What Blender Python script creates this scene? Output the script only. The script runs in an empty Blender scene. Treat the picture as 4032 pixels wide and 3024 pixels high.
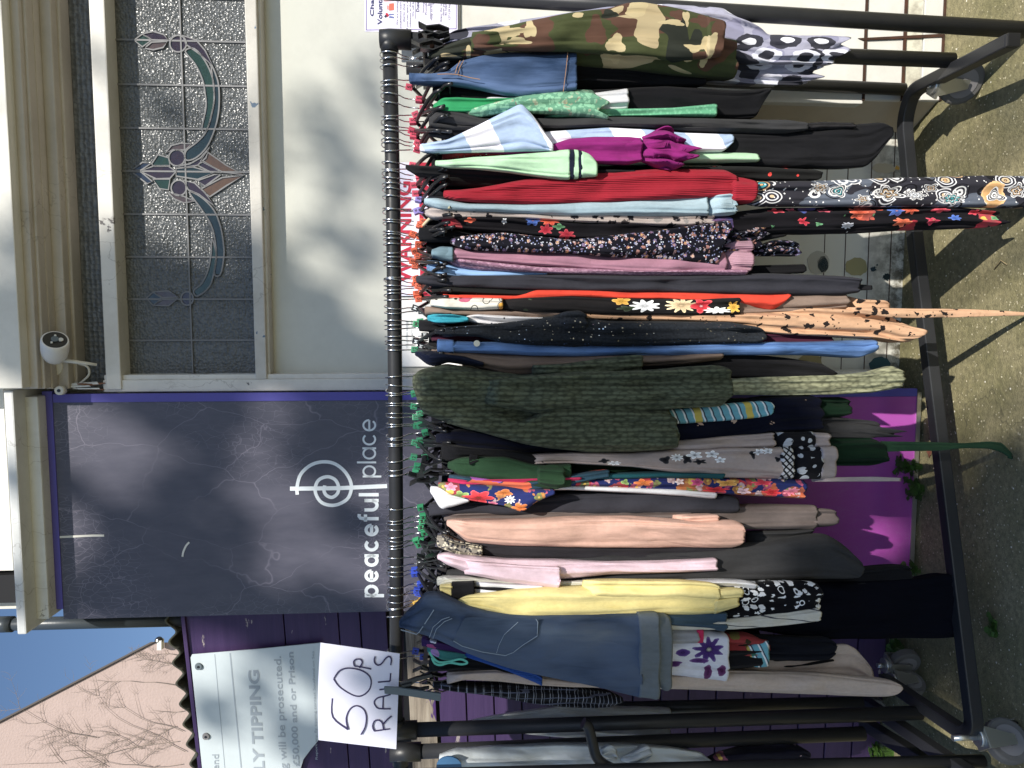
import bpy, bmesh, math, random
from mathutils import Vector, Matrix, noise
R = math.radians
SC = bpy.context.scene
COL = SC.collection
random.seed(7)

# ---------------------------------------------------------------- camera
EYE = Vector((0, 0, 1.5)); TH = R(3.57); F = 3028.0; ROLL = .006
FWD = Vector((0, math.cos(TH), -math.sin(TH))); UP = Vector((0, math.sin(TH), math.cos(TH))); RT = Vector((1, 0, 0))
xc = (-UP - ROLL * RT).normalized(); yc = (RT - ROLL * UP).normalized(); zc = -FWD
cam = bpy.data.objects.new('camera', bpy.data.cameras.new('camera')); COL.objects.link(cam)
cam.matrix_world = Matrix(((xc.x, yc.x, zc.x, EYE.x), (xc.y, yc.y, zc.y, EYE.y), (xc.z, yc.z, zc.z, EYE.z), (0, 0, 0, 1)))
cam.data.sensor_width = 36; cam.data.lens = F / 4032 * 36; cam.data.clip_start = .05; cam.data.clip_end = 500
SC.camera = cam
# ---------------------------------------------------------------- light
ELEV = R(40); AZ = Vector((-.35, .937))
LDIR = Vector((AZ.x * math.cos(ELEV), AZ.y * math.cos(ELEV), -math.sin(ELEV)))
W = bpy.data.worlds.new('World'); SC.world = W; W.use_nodes = True
nt = W.node_tree; nt.nodes.clear()
sky = nt.nodes.new('ShaderNodeTexSky'); sky.sky_type = 'NISHITA'; sky.sun_disc = False
sky.sun_elevation = ELEV; sky.sun_rotation = math.atan2(-AZ.x, -AZ.y); sky.air_density = 1.0; sky.ozone_density = 3.5; sky.dust_density = .4
bg = nt.nodes.new('ShaderNodeBackground'); bg.inputs[1].default_value = .105
wo = nt.nodes.new('ShaderNodeOutputWorld')
nt.links.new(sky.outputs[0], bg.inputs[0]); nt.links.new(bg.outputs[0], wo.inputs[0])
sun = bpy.data.objects.new('sun', bpy.data.lights.new('sun', 'SUN')); COL.objects.link(sun)
sun.data.energy = 5.0; sun.data.angle = R(.53); sun.data.color = (1, .95, .86)
sun.rotation_euler = LDIR.to_track_quat('-Z', 'Y').to_euler()
SC.view_settings.view_transform = 'Standard'; SC.view_settings.look = 'None'
SC.view_settings.exposure = 0.27; SC.view_settings.gamma = 1.0
SC.cycles.max_bounces = 6; SC.cycles.diffuse_bounces = 3; SC.cycles.glossy_bounces = 3; SC.cycles.transparent_max_bounces = 12

# ---------------------------------------------------------------- geometry helpers
K = .0856                                   # the wall recedes to the left
UW = Vector((1, -K, 0)).normalized(); NW = Vector((-K, -1, 0)).normalized()
def ray(X, Y):
    dx = (X - 2016) / F; dy = (Y - 1512) / F
    a = dx - ROLL * dy; b = -ROLL * dx - dy
    return FWD + RT * b - UP * a
def P(X, Y, d):                              # point of the photo on the upright plane y = d - K x
    d, k = d if isinstance(d, tuple) else (d, K)
    r = ray(X, Y); return EYE + r * (d / (r.y + k * r.x))
def G(X, Y, z=0.0):                          # point of the photo on the level plane at height z
    r = ray(X, Y); return EYE + r * ((z - 1.5) / r.z)
def new(name, bm_or_mesh, mats, parent=None, loc=None, smooth=False):
    if isinstance(bm_or_mesh, bmesh.types.BMesh):
        me = bpy.data.meshes.new(name); bm_or_mesh.to_mesh(me); bm_or_mesh.free()
    else: me = bm_or_mesh
    o = bpy.data.objects.new(name, me); COL.objects.link(o)
    for m in (mats if isinstance(mats, (list, tuple)) else [mats]): me.materials.append(m)
    if smooth:
        for p in me.polygons: p.use_smooth = True
    if parent is not None:
        wl = Vector(); q = parent
        while q is not None: wl += q.location; q = q.parent
        o.parent = parent; me.transform(Matrix.Translation(-wl))
    elif loc is not None:
        me.transform(Matrix.Translation(-Vector(loc))); o.location = loc
    return o
def tag(o, label=None, cat=None, group=None, kind=None):
    if label: o['label'] = label
    if cat: o['category'] = cat
    if group: o['group'] = group
    if kind: o['kind'] = kind
    return o
def empty(name, loc, label, cat, group=None):
    o = bpy.data.objects.new(name, None); COL.objects.link(o); o.location = loc; o.empty_display_size = .05
    return tag(o, label, cat, group)
def poly_slab(bm, pts, back, mi=0):           # outline (world points) given thickness along vector back
    a = [bm.verts.new(p) for p in pts]; b = [bm.verts.new(Vector(p) + back) for p in pts]
    fs = [bm.faces.new(a), bm.faces.new(b[::-1])]
    n = len(pts)
    for i in range(n): fs.append(bm.faces.new((a[i], b[i], b[(i + 1) % n], a[(i + 1) % n])))
    for f in fs: f.material_index = mi
    return fs
def slab(bm, px, d, t=.01, mi=0, nrm=None):
    poly_slab(bm, [P(X, Y, d) for X, Y in px], -NW * t, mi)
def quad(X0, X1, Y0, Y1, X0b=None, X1b=None): # X at Y0 / X at Y1
    X0b = X0 if X0b is None else X0b; X1b = X1 if X1b is None else X1b
    return [(X0, Y0), (X1, Y0), (X1b, Y1), (X0b, Y1)]
def clean(bm, bev=0, seg=2):
    bmesh.ops.recalc_face_normals(bm, faces=bm.faces[:])
    if bev: bmesh.ops.bevel(bm, geom=[e for e in bm.edges], offset=bev, segments=seg, affect='EDGES', profile=.6)
    return bm
def tube(bm, pts, r, n=10, mi=0, square=False, caps=True):
    pts = [Vector(p) for p in pts]; rr = r if isinstance(r, (list, tuple)) else [r] * len(pts)
    rings = []; prev = None
    for i, p in enumerate(pts):
        t = (pts[min(i + 1, len(pts) - 1)] - pts[max(i - 1, 0)])
        t = t.normalized() if t.length > 1e-9 else Vector((0, 0, 1))
        if prev is None:
            ref = Vector((0, 0, 1)) if abs(t.z) < .9 else Vector((0, 1, 0))
            u = t.cross(ref).normalized()
        else: u = (prev - t * prev.dot(t)).normalized()
        prev = u; v = t.cross(u)
        ring = []
        for k in range(4 if square else n):
            if square:
                su, sv = ((1, 1), (-1, 1), (-1, -1), (1, -1))[k]; ring.append(bm.verts.new(p + (u * su + v * sv) * rr[i]))
            else:
                a = 2 * math.pi * k / n; ring.append(bm.verts.new(p + (u * math.cos(a) + v * math.sin(a)) * rr[i]))
        rings.append(ring)
    m = len(rings[0])
    for a, b in zip(rings, rings[1:]):
        for k in range(m):
            f = bm.faces.new((a[k], a[(k + 1) % m], b[(k + 1) % m], b[k])); f.material_index = mi; f.smooth = not square
    if caps:
        f = bm.faces.new(rings[0][::-1]); f.material_index = mi; f = bm.faces.new(rings[-1]); f.material_index = mi
def arcpts(pts, r=.03, n=5):                  # round the corners of a polyline
    pts = [Vector(p) for p in pts]; out = [pts[0]]
    for a, b, c in zip(pts, pts[1:], pts[2:]):
        ra = min(r, (a - b).length * .45, (c - b).length * .45)
        p0 = b + (a - b).normalized() * ra; p1 = b + (c - b).normalized() * ra
        for k in range(n + 1):
            t = k / n; out.append(p0 * (1 - t) ** 2 + b * 2 * t * (1 - t) + p1 * t * t)
    out.append(pts[-1]); return out
def box(bm, c, sx, sy, sz, mi=0, M=None):
    vs = []
    for x in (-1, 1):
        for y in (-1, 1):
            for z in (-1, 1):
                v = Vector((x * sx / 2, y * sy / 2, z * sz / 2)); v = (M @ v if M else v) + Vector(c); vs.append(bm.verts.new(v))
    for f in ((0, 1, 3, 2), (4, 6, 7, 5), (0, 4, 5, 1), (2, 3, 7, 6), (0, 2, 6, 4), (1, 5, 7, 3)):
        bm.faces.new([vs[i] for i in f]).material_index = mi
def ribbon(bm, px, w, d, t=.002, mi=0, closed=False):  # flat painted stroke of width w (px) on the plane d, drawn as joined discs and bars
    pts = [P(X, Y, d) for X, Y in px]; hw = w / F * pts[0].y / 2
    off = -NW * t
    def strip(side):
        out = []
        n = len(pts)
        for i, p in enumerate(pts):
            if closed: a, c = pts[i - 1], pts[(i + 1) % n]
            else: a, c = pts[max(i - 1, 0)], pts[min(i + 1, n - 1)]
            tt = (c - a).normalized(); sd = tt.cross(NW).normalized()
            out.append(bm.verts.new(p + sd * hw * side))
        return out
    def back(vs): return [bm.verts.new(v.co + off) for v in vs]
    L, Rr = strip(1), strip(-1); Lb, Rb = back(L), back(Rr); n = len(pts)
    for i in range(n if closed else n - 1):
        j = (i + 1) % n
        for q in ((L[i], L[j], Rr[j], Rr[i]), (Lb[i], Rb[i], Rb[j], Lb[j]), (L[i], Lb[i], Lb[j], L[j]), (Rr[i], Rr[j], Rb[j], Rb[i])):
            bm.faces.new(q).material_index = mi
def smoothpts(pts, n=6, closed=False):        # Catmull-Rom through 2-D points
    m = len(pts); out = []
    for i in range(m if closed else m - 1):
        p = [pts[(i + k - 1) % m] if closed else pts[min(max(i + k - 1, 0), m - 1)] for k in range(4)]
        for s in range(n):
            t = s / n
            out.append(tuple(.5 * (2 * p[1][c] + (p[2][c] - p[0][c]) * t + (2 * p[0][c] - 5 * p[1][c] + 4 * p[2][c] - p[3][c]) * t * t + (3 * p[1][c] - p[0][c] - 3 * p[2][c] + p[3][c]) * t ** 3) for c in range(2)))
    if not closed: out.append(tuple(pts[-1]))
    return out
def circ(cx, cy, r, a0=0, a1=360, n=24, ry=None):
    ry = ry or r
    return [(cx + r * math.cos(R(a0 + (a1 - a0) * i / n)), cy + ry * math.sin(R(a0 + (a1 - a0) * i / n))) for i in range(n + (0 if abs(a1 - a0) == 360 else 1))]
def text_mesh(s, ext=.0006, bold=0):
    cu = bpy.data.curves.new('t', 'FONT'); cu.body = s; cu.size = 1; cu.extrude = 0; cu.offset = bold; cu.resolution_u = 3
    o = bpy.data.objects.new('t', cu); COL.objects.link(o)
    dg = bpy.context.evaluated_depsgraph_get(); me = bpy.data.meshes.new_from_object(o.evaluated_get(dg))
    bpy.data.objects.remove(o); bpy.data.curves.remove(cu); return me
def text_fit(bm, s, Ya, Yb, Xt, Xb, d, mi=0, bold=0, Xtb=None, Xbb=None, lift=.0008):
    """write s on the plane d so that its box runs from Ya (start) to Yb (end) and Xt (top) to Xb (bottom)"""
    me = text_mesh(s, bold=bold); vs = [v.co.copy() for v in me.vertices]
    x0 = min(v.x for v in vs); x1 = max(v.x for v in vs); y0 = min(v.y for v in vs); y1 = max(v.y for v in vs)
    Xtb = Xt if Xtb is None else Xtb; Xbb = Xb if Xbb is None else Xbb
    tl, tr, bl, br = P(Xt, Ya, d), P(Xtb, Yb, d), P(Xb, Ya, d), P(Xbb, Yb, d)
    nv = []
    for v in vs:
        u = (v.x - x0) / (x1 - x0); w = (v.y - y0) / (y1 - y0)
        nv.append(bm.verts.new((bl * (1 - u) + br * u) * (1 - w) + (tl * (1 - u) + tr * u) * w + NW * lift))
    for p in me.polygons:
        try: bm.faces.new([nv[i] for i in p.vertices]).material_index = mi
        except ValueError: pass
    bpy.data.meshes.remove(me)

# ---------------------------------------------------------------- materials
MATS = {}
class NB:
    def __init__(s, name):
        s.m = bpy.data.materials.new(name); s.m.use_nodes = True; s.t = s.m.node_tree; s.t.nodes.clear()
        s.out = s.n('OutputMaterial'); s.b = s.n('BsdfPrincipled'); s.l(s.b.outputs[0], s.out.inputs[0])
        s.tc = s.n('TexCoord').outputs['Object']
    def n(s, k, **kw):
        x = s.t.nodes.new('ShaderNode' + k)
        for a, v in kw.items(): setattr(x, a, v)
        return x
    def l(s, a, b): s.t.links.new(a, b)
    def val(s, sock, v):
        if isinstance(v, bpy.types.NodeSocket): s.l(v, sock)
        else: sock.default_value = v
    def map(s, scale=(1, 1, 1), rot=(0, 0, 0), loc=(0, 0, 0)):
        m = s.n('Mapping'); s.l(s.tc, m.inputs[0]); m.inputs['Scale'].default_value = scale; m.inputs['Rotation'].default_value = rot; m.inputs['Location'].default_value = loc
        return m.outputs[0]
    def noise(s, sc, det=3, rough=.55, vec=None, dist=0):
        x = s.n('TexNoise'); s.l(vec if vec is not None else s.tc, x.inputs['Vector']); x.inputs['Scale'].default_value = sc; x.inputs['Detail'].default_value = det; x.inputs['Roughness'].default_value = rough; x.inputs['Distortion'].default_value = dist
        return x.outputs[0], x.outputs[1]
    def vor(s, sc, vec=None, rnd=1, feature='F1'):
        x = s.n('TexVoronoi', feature=feature); s.l(vec if vec is not None else s.tc, x.inputs['Vector']); x.inputs['Scale'].default_value = sc
        x.inputs['Randomness'].default_value = rnd; return x
    def math(s, op, a, b=0.0, c=0.0):
        x = s.n('Math', operation=op)
        for i, v in enumerate((a, b, c)): s.val(x.inputs[i], v)
        return x.outputs[0]
    def ramp(s, f, stops, const=False):
        x = s.n('ValToRGB'); x.color_ramp.interpolation = 'CONSTANT' if const else 'LINEAR'
        el = x.color_ramp.elements
        while len(el) > 1: el.remove(el[-1])
        el[0].position = stops[0][0]; el[0].color = (*stops[0][1], 1) if not isinstance(stops[0][1], (int, float)) else (stops[0][1],) * 3 + (1,)
        for p, c in stops[1:]:
            e = el.new(p); e.color = (*c, 1) if not isinstance(c, (int, float)) else (c, c, c, 1)
        s.l(f, x.inputs[0]); return x.outputs[0]
    def mix(s, f, a, b, mode='MIX'):
        x = s.n('Mix', data_type='RGBA', blend_type=mode); s.val(x.inputs[0], f)
        for i, v in ((6, a), (7, b)):
            if isinstance(v, (tuple, list)): v = (*v[:3], 1)
            s.val(x.inputs[i], v)
        return x.outputs[2]
    def bump(s, h, st, dist=.01):
        x = s.n('Bump'); s.l(h, x.inputs['Height']); x.inputs['Strength'].default_value = st; x.inputs['Distance'].default_value = dist
        if getattr(s, 'lastb', None) is not None: s.l(s.lastb, x.inputs['Normal'])
        s.lastb = x.outputs[0]; s.l(s.lastb, s.b.inputs['Normal'])
    def done(s, col, rough=.6, spec=.3, metal=0, **kw):
        if isinstance(col, (tuple, list)): col = (*col[:3], 1)
        s.val(s.b.inputs['Base Color'], col); s.val(s.b.inputs['Roughness'], rough)
        s.b.inputs['Specular IOR Level'].default_value = spec; s.val(s.b.inputs['Metallic'], metal)
        return s.m
def hexc(h):
    c = [int(h[i:i + 2], 16) / 255 for i in (0, 2, 4)]
    c = [x / 12.92 if x <= .04045 else ((x + .055) / 1.055) ** 2.4 for x in c]; l = .3 * c[0] + .6 * c[1] + .1 * c[2]
    return tuple(l + (x - l) * .88 for x in c)
def C(h, f=1.0): return tuple(x * f for x in hexc(h))
def paint(name, col, dirt=(.12, .10, .07), amt=.3, rough=.5, sc=6, chips=None, chip=(.1, .2, .35), cracks=False, bump=.15, streak=(1, 1, 1)):
    b = NB(name); f, _ = b.noise(sc, 6, .65, b.map(streak)); k = b.ramp(f, [(.45, 0.0), (.8, 1.0)])
    c = b.mix(b.math('MULTIPLY', k, amt), col, dirt)
    f2, _ = b.noise(60, 4, .6); c = b.mix(b.math('MULTIPLY', f2, .12), c, dirt)
    if chips:
        f3, _ = b.noise(chips[0], 5, .6, b.map(chips[2] if len(chips) > 2 else (1, 1, 1)), .4); kk = b.ramp(f3, [(chips[1], 0.0), (chips[1] + .012, 1.0)]); c = b.mix(kk, c, chip)
        b.bump(kk, -.25, .004)
    if cracks:
        _, nq = b.noise(9, 4); vq = b.n('VectorMath', operation='MULTIPLY_ADD'); b.l(nq, vq.inputs[0]); vq.inputs[1].default_value = (.12,) * 3; b.l(b.map((1, 1, .35)), vq.inputs[2]); v = b.vor(11, vq.outputs[0], feature='DISTANCE_TO_EDGE'); kk = b.ramp(v.outputs[0], [(0, 1.0), (.018, 0.0)])
        f4, _ = b.noise(3, 3); kk = b.math('MULTIPLY', kk, b.ramp(f4, [(.5, 0.0), (.6, 1.0)])); c = b.mix(b.math('MULTIPLY', kk, .45), c, (.16, .14, .12)); b.bump(kk, -.15, .003)
    b.bump(f2, bump, .003)
    return b.done(c, rough)
def plain(name, col, rough=.5, spec=.4, metal=0, bump=.1, bs=120, var=.12):
    b = NB(name); f, _ = b.noise(bs, 3); f2, _ = b.noise(5, 4)
    c = b.mix(b.math('MULTIPLY', b.ramp(f2, [(.3, 0.0), (.7, 1.0)]), var), col, tuple(x * .5 for x in col)); b.bump(f, bump, .002)
    return b.done(c, rough, spec, metal)
def fab(name, col, layers=(), weave='plain', rough=.92, var=.2, wr=.6, sheen=.03, vdir=1, spec=.08):
    """cloth: ground colour + printed layers + weave and wrinkle relief"""
    b = NB(name); c = (*col, 1)
    w, _ = b.noise(14, 3, .5, b.map((1, 1, .22))); w2, _ = b.noise(3.0, 3)
    c = b.mix(b.math('MULTIPLY', w2, var), col, tuple(x * .55 for x in col)); w6, _ = b.noise(130, 3, .7, b.map((1, .3, .5))); c = b.mix(b.math('MULTIPLY', b.ramp(w6, [(.35, 0.0), (.65, 1.0)]), .22), c, tuple(x * .5 for x in col))
    dv = None
    for L in layers:
        k = L[0]
        if k == 'v':      # blobs: scale, radius, palette, distortion, stretch
            _, sc, rad, pal, dis, st = L[:6]
            st = (st[0], st[1] * .12, st[2]); vec = b.map(st); _, nc = b.noise(sc * 1.6, 3, .6, vec)
            vm = b.n('VectorMath', operation='MULTIPLY_ADD'); b.l(nc, vm.inputs[0]); vm.inputs[1].default_value = (dis / sc,) * 3; b.l(vec, vm.inputs[2])
            v = b.vor(sc, vm.outputs[0]); m = b.math('LESS_THAN', v.outputs['Distance'], rad)
            sp = b.n('SeparateColor'); b.l(v.outputs['Color'], sp.inputs[0])
            pc = b.ramp(sp.outputs[0], [(i / len(pal), p) for i, p in enumerate(pal)], True)
            m2 = b.math('MULTIPLY', m, b.math('LESS_THAN', sp.outputs[1], L[6] if len(L) > 6 else 1.1)) if len(L) > 6 else m
            c = b.mix(m2, c, pc)
        elif k == 'fl':   # flowers: petals around each cell, darker heart
            _, sc, rad, pal, st, dens = L
            st = (st[0], st[1] * .12, st[2]); vec = b.map(st); v = b.vor(sc, vec); sp = b.n('SeparateColor'); b.l(v.outputs['Color'], sp.inputs[0])
            v2 = b.vor(sc * 3.1, vec); edge = b.math('ADD', v.outputs['Distance'], b.math('MULTIPLY', v2.outputs['Distance'], .32))
            pc = b.ramp(sp.outputs[0], [(i / len(pal), p) for i, p in enumerate(pal)], True)
            shade = b.mix(b.math('MULTIPLY', v2.outputs['Distance'], .9), pc, tuple(x * .25 for x in (.9, .3, .3)))
            on = b.math('MULTIPLY', b.math('LESS_THAN', edge, rad), b.math('LESS_THAN', sp.outputs[1], dens)); c = b.mix(on, c, shade)
            hrt = b.math('MULTIPLY', b.math('LESS_THAN', v.outputs['Distance'], rad * .22), b.math('LESS_THAN', sp.outputs[1], dens)); c = b.mix(hrt, c, (.75, .5, .12))
        elif k == 'n':    # patches: scale, lo, hi, colour, seed
            _, sc, lo, hi, pc, seed = L
            f, _ = b.noise(sc, 1.2, .4, b.map((1, 1, .75), loc=(seed, seed * 1.7, 0)), .5)
            m = b.math('MULTIPLY', b.math('GREATER_THAN', f, lo), b.math('LESS_THAN', f, hi)); c = b.mix(m, c, pc)
        elif k == 'r':    # rings
            _, sc, r0, r1, pal, st = L
            v = b.vor(sc, b.map((st[0], st[1] * .12, st[2]))); sp = b.n('SeparateColor'); b.l(v.outputs['Color'], sp.inputs[0])
            pc = b.ramp(sp.outputs[0], [(i / len(pal), p) for i, p in enumerate(pal)], True)
            m = b.math('MULTIPLY', b.math('GREATER_THAN', v.outputs['Distance'], r0), b.math('LESS_THAN', v.outputs['Distance'], r1)); c = b.mix(m, c, pc)
        elif k == 's':    # stripes: rotation, period (m), duty, colour
            _, rot, per, duty, pc = L
            sx = b.n('SeparateXYZ'); b.l(b.map(rot=rot), sx.inputs[0])
            fr = b.math('FRACT', b.math('DIVIDE', sx.outputs[2], per)); c = b.mix(b.math('LESS_THAN', fr, duty), c, pc)
        elif k == 'e':    # printed motifs: (X, Y, rX, rY, colour, petals, heart) placed on the front of the cloth
            geo = b.n('NewGeometry').outputs['Position']; sg = b.n('SeparateXYZ'); b.l(geo, sg.inputs[0]); nf, _ = b.noise(60, 2)
            for X, Y, rX, rY, pc, petals, heart in L[2]:
                c0 = P(X, Y, L[1]); rx = rY / F * c0.y; rz = rX / F * c0.y
                dx = b.math('DIVIDE', b.math('SUBTRACT', sg.outputs[0], c0.x), rx); dz = b.math('DIVIDE', b.math('SUBTRACT', sg.outputs[2], c0.z), rz)
                rr = b.math('SQRT', b.math('ADD', b.math('MULTIPLY', dx, dx), b.math('MULTIPLY', dz, dz)))
                cs = b.math('COSINE', b.math('MULTIPLY_ADD', b.math('ARCTAN2', dx, dz), float(petals), X * .7)) if petals else 1.0
                lim = b.math('ADD', b.math('MULTIPLY_ADD', cs, .24 if petals else 0.0, .92 if petals else 1.0), b.math('MULTIPLY_ADD', nf, .5, -.25))
                q = b.math('DIVIDE', rr, lim); m = b.math('LESS_THAN', q, 1.0)
                if heart == 'flat': c = b.mix(m, c, pc)
                elif heart == 'soft': c = b.mix(b.ramp(rr, [(0, .95), (.4, .7), (1.0, 0.0)]), c, pc)
                elif heart == 'ring':
                    c = b.mix(m, c, b.ramp(q, [(0, pc), (.16, (.02, .02, .025)), (.3, C('e4e2e0')), (.38, pc), (.52, (.02, .02, .025)), (.66, C('dcdada')), (.74, (.05, .05, .06)), (.88, C('e8e6e4'))], True))
                else:
                    c = b.mix(m, c, b.ramp(q, [(0, heart or pc), (.22, tuple(x * .55 for x in pc)), (.34, pc), (.8, tuple(min(1, x * 1.15 + .01) for x in pc)), (.9, tuple(min(1, x * 1.5 + .06) for x in pc))], False))
                    if petals: c = b.mix(b.math('MULTIPLY', b.math('MULTIPLY', m, b.math('LESS_THAN', cs, -.8)), .5), c, tuple(x * .35 for x in pc))
        elif k == 'band': # coloured bands at world-ish local heights: list of (z0,z1,colour)
            sx = b.n('SeparateXYZ'); b.l(b.tc, sx.inputs[0])
            for z0, z1, pc in L[1]:
                c = b.mix(b.math('MULTIPLY', b.math('GREATER_THAN', sx.outputs[2], z0), b.math('LESS_THAN', sx.outputs[2], z1)), c, pc)
    if weave == 'denim':
        f, _ = b.noise(90, 3, .7, b.map((1, 1, .12))); c = b.mix(b.math('MULTIPLY', b.ramp(f, [(.4, 0.0), (.65, 1.0)]), .4), c, tuple(min(1, x * 2.3 + .03) for x in col))
        f3, _ = b.noise(5, 3, .5, b.map((1, 1, .5))); c = b.mix(b.ramp(f3, [(.42, 0.0), (.66, .85)]), c, tuple(min(1, x * 2.4 + .06) for x in col)); b.bump(f, .3, .002)
    elif weave == 'rib':
        x = b.n('TexWave', wave_type='BANDS', bands_direction='X'); b.l(b.tc, x.inputs[0]); x.inputs['Scale'].default_value = 70; x.inputs['Distortion'].default_value = .8
        c = b.mix(b.math('MULTIPLY', b.math('SUBTRACT', 1.0, x.outputs[1]), .35), c, tuple(q * .4 for q in col)); b.bump(x.outputs[1], .5, .003)
    elif weave == 'knit':
        v = b.vor(95, b.map((1.4, .5, .7)), .8); g, _ = b.noise(40, 4, .7)
        x = b.n('TexWave', wave_type='BANDS', bands_direction='X'); b.l(b.tc, x.inputs[0]); x.inputs['Scale'].default_value = 24; x.inputs['Distortion'].default_value = 1.5
        c = b.mix(b.math('MULTIPLY', g, .5), c, tuple(min(1, q * 2.2) for q in col)); c = b.mix(b.ramp(v.outputs[0], [(.40, 0.0), (.72, .6)]), c, tuple(q * .22 for q in col)); c = b.mix(b.math('MULTIPLY', b.ramp(x.outputs[1], [(.2, 1.0), (.6, 0.0)]), .45), c, tuple(q * .25 for q in col))
        b.bump(x.outputs[1], .5, .006); b.bump(v.outputs[0], -.9, .005)
    elif weave == 'spark':
        v = b.vor(75); m = b.math('LESS_THAN', v.outputs[0], .16); c = b.mix(m, c, (.9, .9, .95)); v3 = b.vor(160); c = b.mix(b.math('MULTIPLY', v3.outputs[0], .8), c, tuple(q * .3 for q in col)); b.bump(v3.outputs[0], -.8, .004)
        b.l(m, b.b.inputs['Metallic']); rough = b.mix(m, (.85,) * 3, (.25,) * 3)
    else:
        f, _ = b.noise(500, 2); b.bump(f, .15, .001)
    w5, _ = b.noise(7, 2, .5, b.map((1, 1, .45), rot=(0, .5, 0)), 1.2); rg = b.math('ABSOLUTE', b.math('SUBTRACT', w5, .5)); b.bump(rg, wr * .8, .05); b.bump(w, wr, .03)
    m = b.done(c, rough, spec)
    b.b.inputs['Sheen Weight'].default_value = sheen; b.b.inputs['Sheen Roughness'].default_value = .6
    return m
# ================================================================ materials of the setting
M = {}
M['white'] = paint('white_paint', C('dcdad2'), amt=.25, rough=.45, sc=4)
M['panel'] = paint('panel_paint', C('c6c6bc'), dirt=(.35, .35, .32), amt=.35, rough=.35, sc=7, bump=.05)
M['frame'] = paint('old_frame_paint', C('d9d6d0'), amt=.3, rough=.5, sc=5, chips=(9, .67), chip=(.13, .12, .12), cracks=True)
M['frameblue'] = paint('flaking_frame_paint', C('c9c5bd'), amt=.4, rough=.55, sc=5, chips=(18, .66, (1, 1, 1)), chip=(.12, .17, .24), cracks=True)
M['mould'] = paint('moulding_paint', C('bdb6ad'), amt=.35, rough=.55, sc=4, chips=(13, .70, (.6, 1, 1.6)), chip=(.05, .045, .04), cracks=True)
M['cornice'] = paint('cornice_paint', C('d6d8d8'), amt=.3, rough=.5, sc=6, chips=(20, .69), chip=(.25, .25, .24), cracks=True)
M['lead'] = plain('lead_came', (.17, .17, .175), .55, .4, .2)
M['violet'] = paint('violet_paint', C('5550a8'), dirt=(.08, .07, .2), amt=.35, rough=.5)
M['dark'] = plain('dark_void', (.012, .012, .014), .8)
M['blackmetal'] = plain('black_powder_coat', (.022, .023, .026), .42, .5, 0, .1, 200)
M['pole'] = paint('worn_black_pole', (.024, .025, .028), dirt=(.05, .05, .05), amt=.3, rough=.38, sc=10, chips=(26, .745, (1, 1, .35)), chip=(.33, .36, .38), bump=.05)
M['plastic'] = plain('black_plastic', (.015, .015, .017), .3, .5, 0, .05)
M['greyplastic'] = plain('grey_plastic', (.13, .16, .18), .45, .4)
M['cream'] = plain('cream_plastic', C('e2d8ae'), .4)
M['steel'] = plain('steel_wire', (.62, .62, .63), .25, .5, 1, 0)
M['zinc'] = plain('zinc_steel', (.55, .55, .52), .35, .5, .9, .1, 60)
M['rubber'] = plain('grey_rubber', (.13, .125, .12), .8)
M['wheelhub'] = plain('caster_hub', (.22, .21, .215), .75)
M['paper'] = plain('laminated_paper', C('d9d9ee'), .25, .5, 0, .25, 12, .05)
M['notice'] = plain('notice_paper', C('e6e2f4'), .35, .4, 0, .1, 20, .03)
M['ink'] = plain('marker_ink', (.045, .035, .10), .5)
M['textnavy'] = plain('print_navy', C('32366e'), .6)
M['textgrey'] = plain('faded_print', C('a3aeb8'), .6, var=.3)
M['red'] = plain('sign_red', C('c4123a'), .4)
M['letter'] = plain('vinyl_letter', C('dfe6ea'), .45)
M['pipe'] = plain('drainpipe', (.05, .06, .07), .35)
M['weather'] = None

b = NB('weathered_timber'); f, _ = b.noise(10, 6, .7, b.map((.25, 1, 6))); c = b.ramp(f, [(.3, C('4d443c')), (.6, C('9c8f7e')), (.8, C('bcb3a2'))])
f2, _ = b.noise(7, 4, .6, b.map((.5, 1, 2), loc=(3, 0, 1))); c = b.mix(b.ramp(f2, [(.60, 0.0), (.615, 1.0)]), c, C('4b2f6b')); b.bump(f, .5, .004); M['weather'] = b.done(c, .8)
b = NB('purple_timber'); f, _ = b.noise(9, 6, .7, b.map((.3, 1, 7))); c = b.mix(f, C('33264a'), C('56406c'))
f2, _ = b.noise(16, 5, .65, b.map((.35, 1, 1.8), loc=(1, 0, 4))); c = b.mix(b.ramp(f2, [(.66, 0.0), (.675, 1.0)]), c, C('a89c98')); f3, _ = b.noise(3, 3); c = b.mix(b.math('MULTIPLY', f3, .4), c, C('241245')); b.bump(f, .4, .003)
b.bump(f2, -.2, .003); M['purple'] = b.done(c, .45)
b = NB('pink_render'); f, _ = b.noise(2.2, 5, .6); c = b.mix(f, C('baa49d'), C('a8948d')); f2, _ = b.noise(30, 4); b.bump(f2, .4, .02); M['pink'] = b.done(c, .9)
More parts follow.
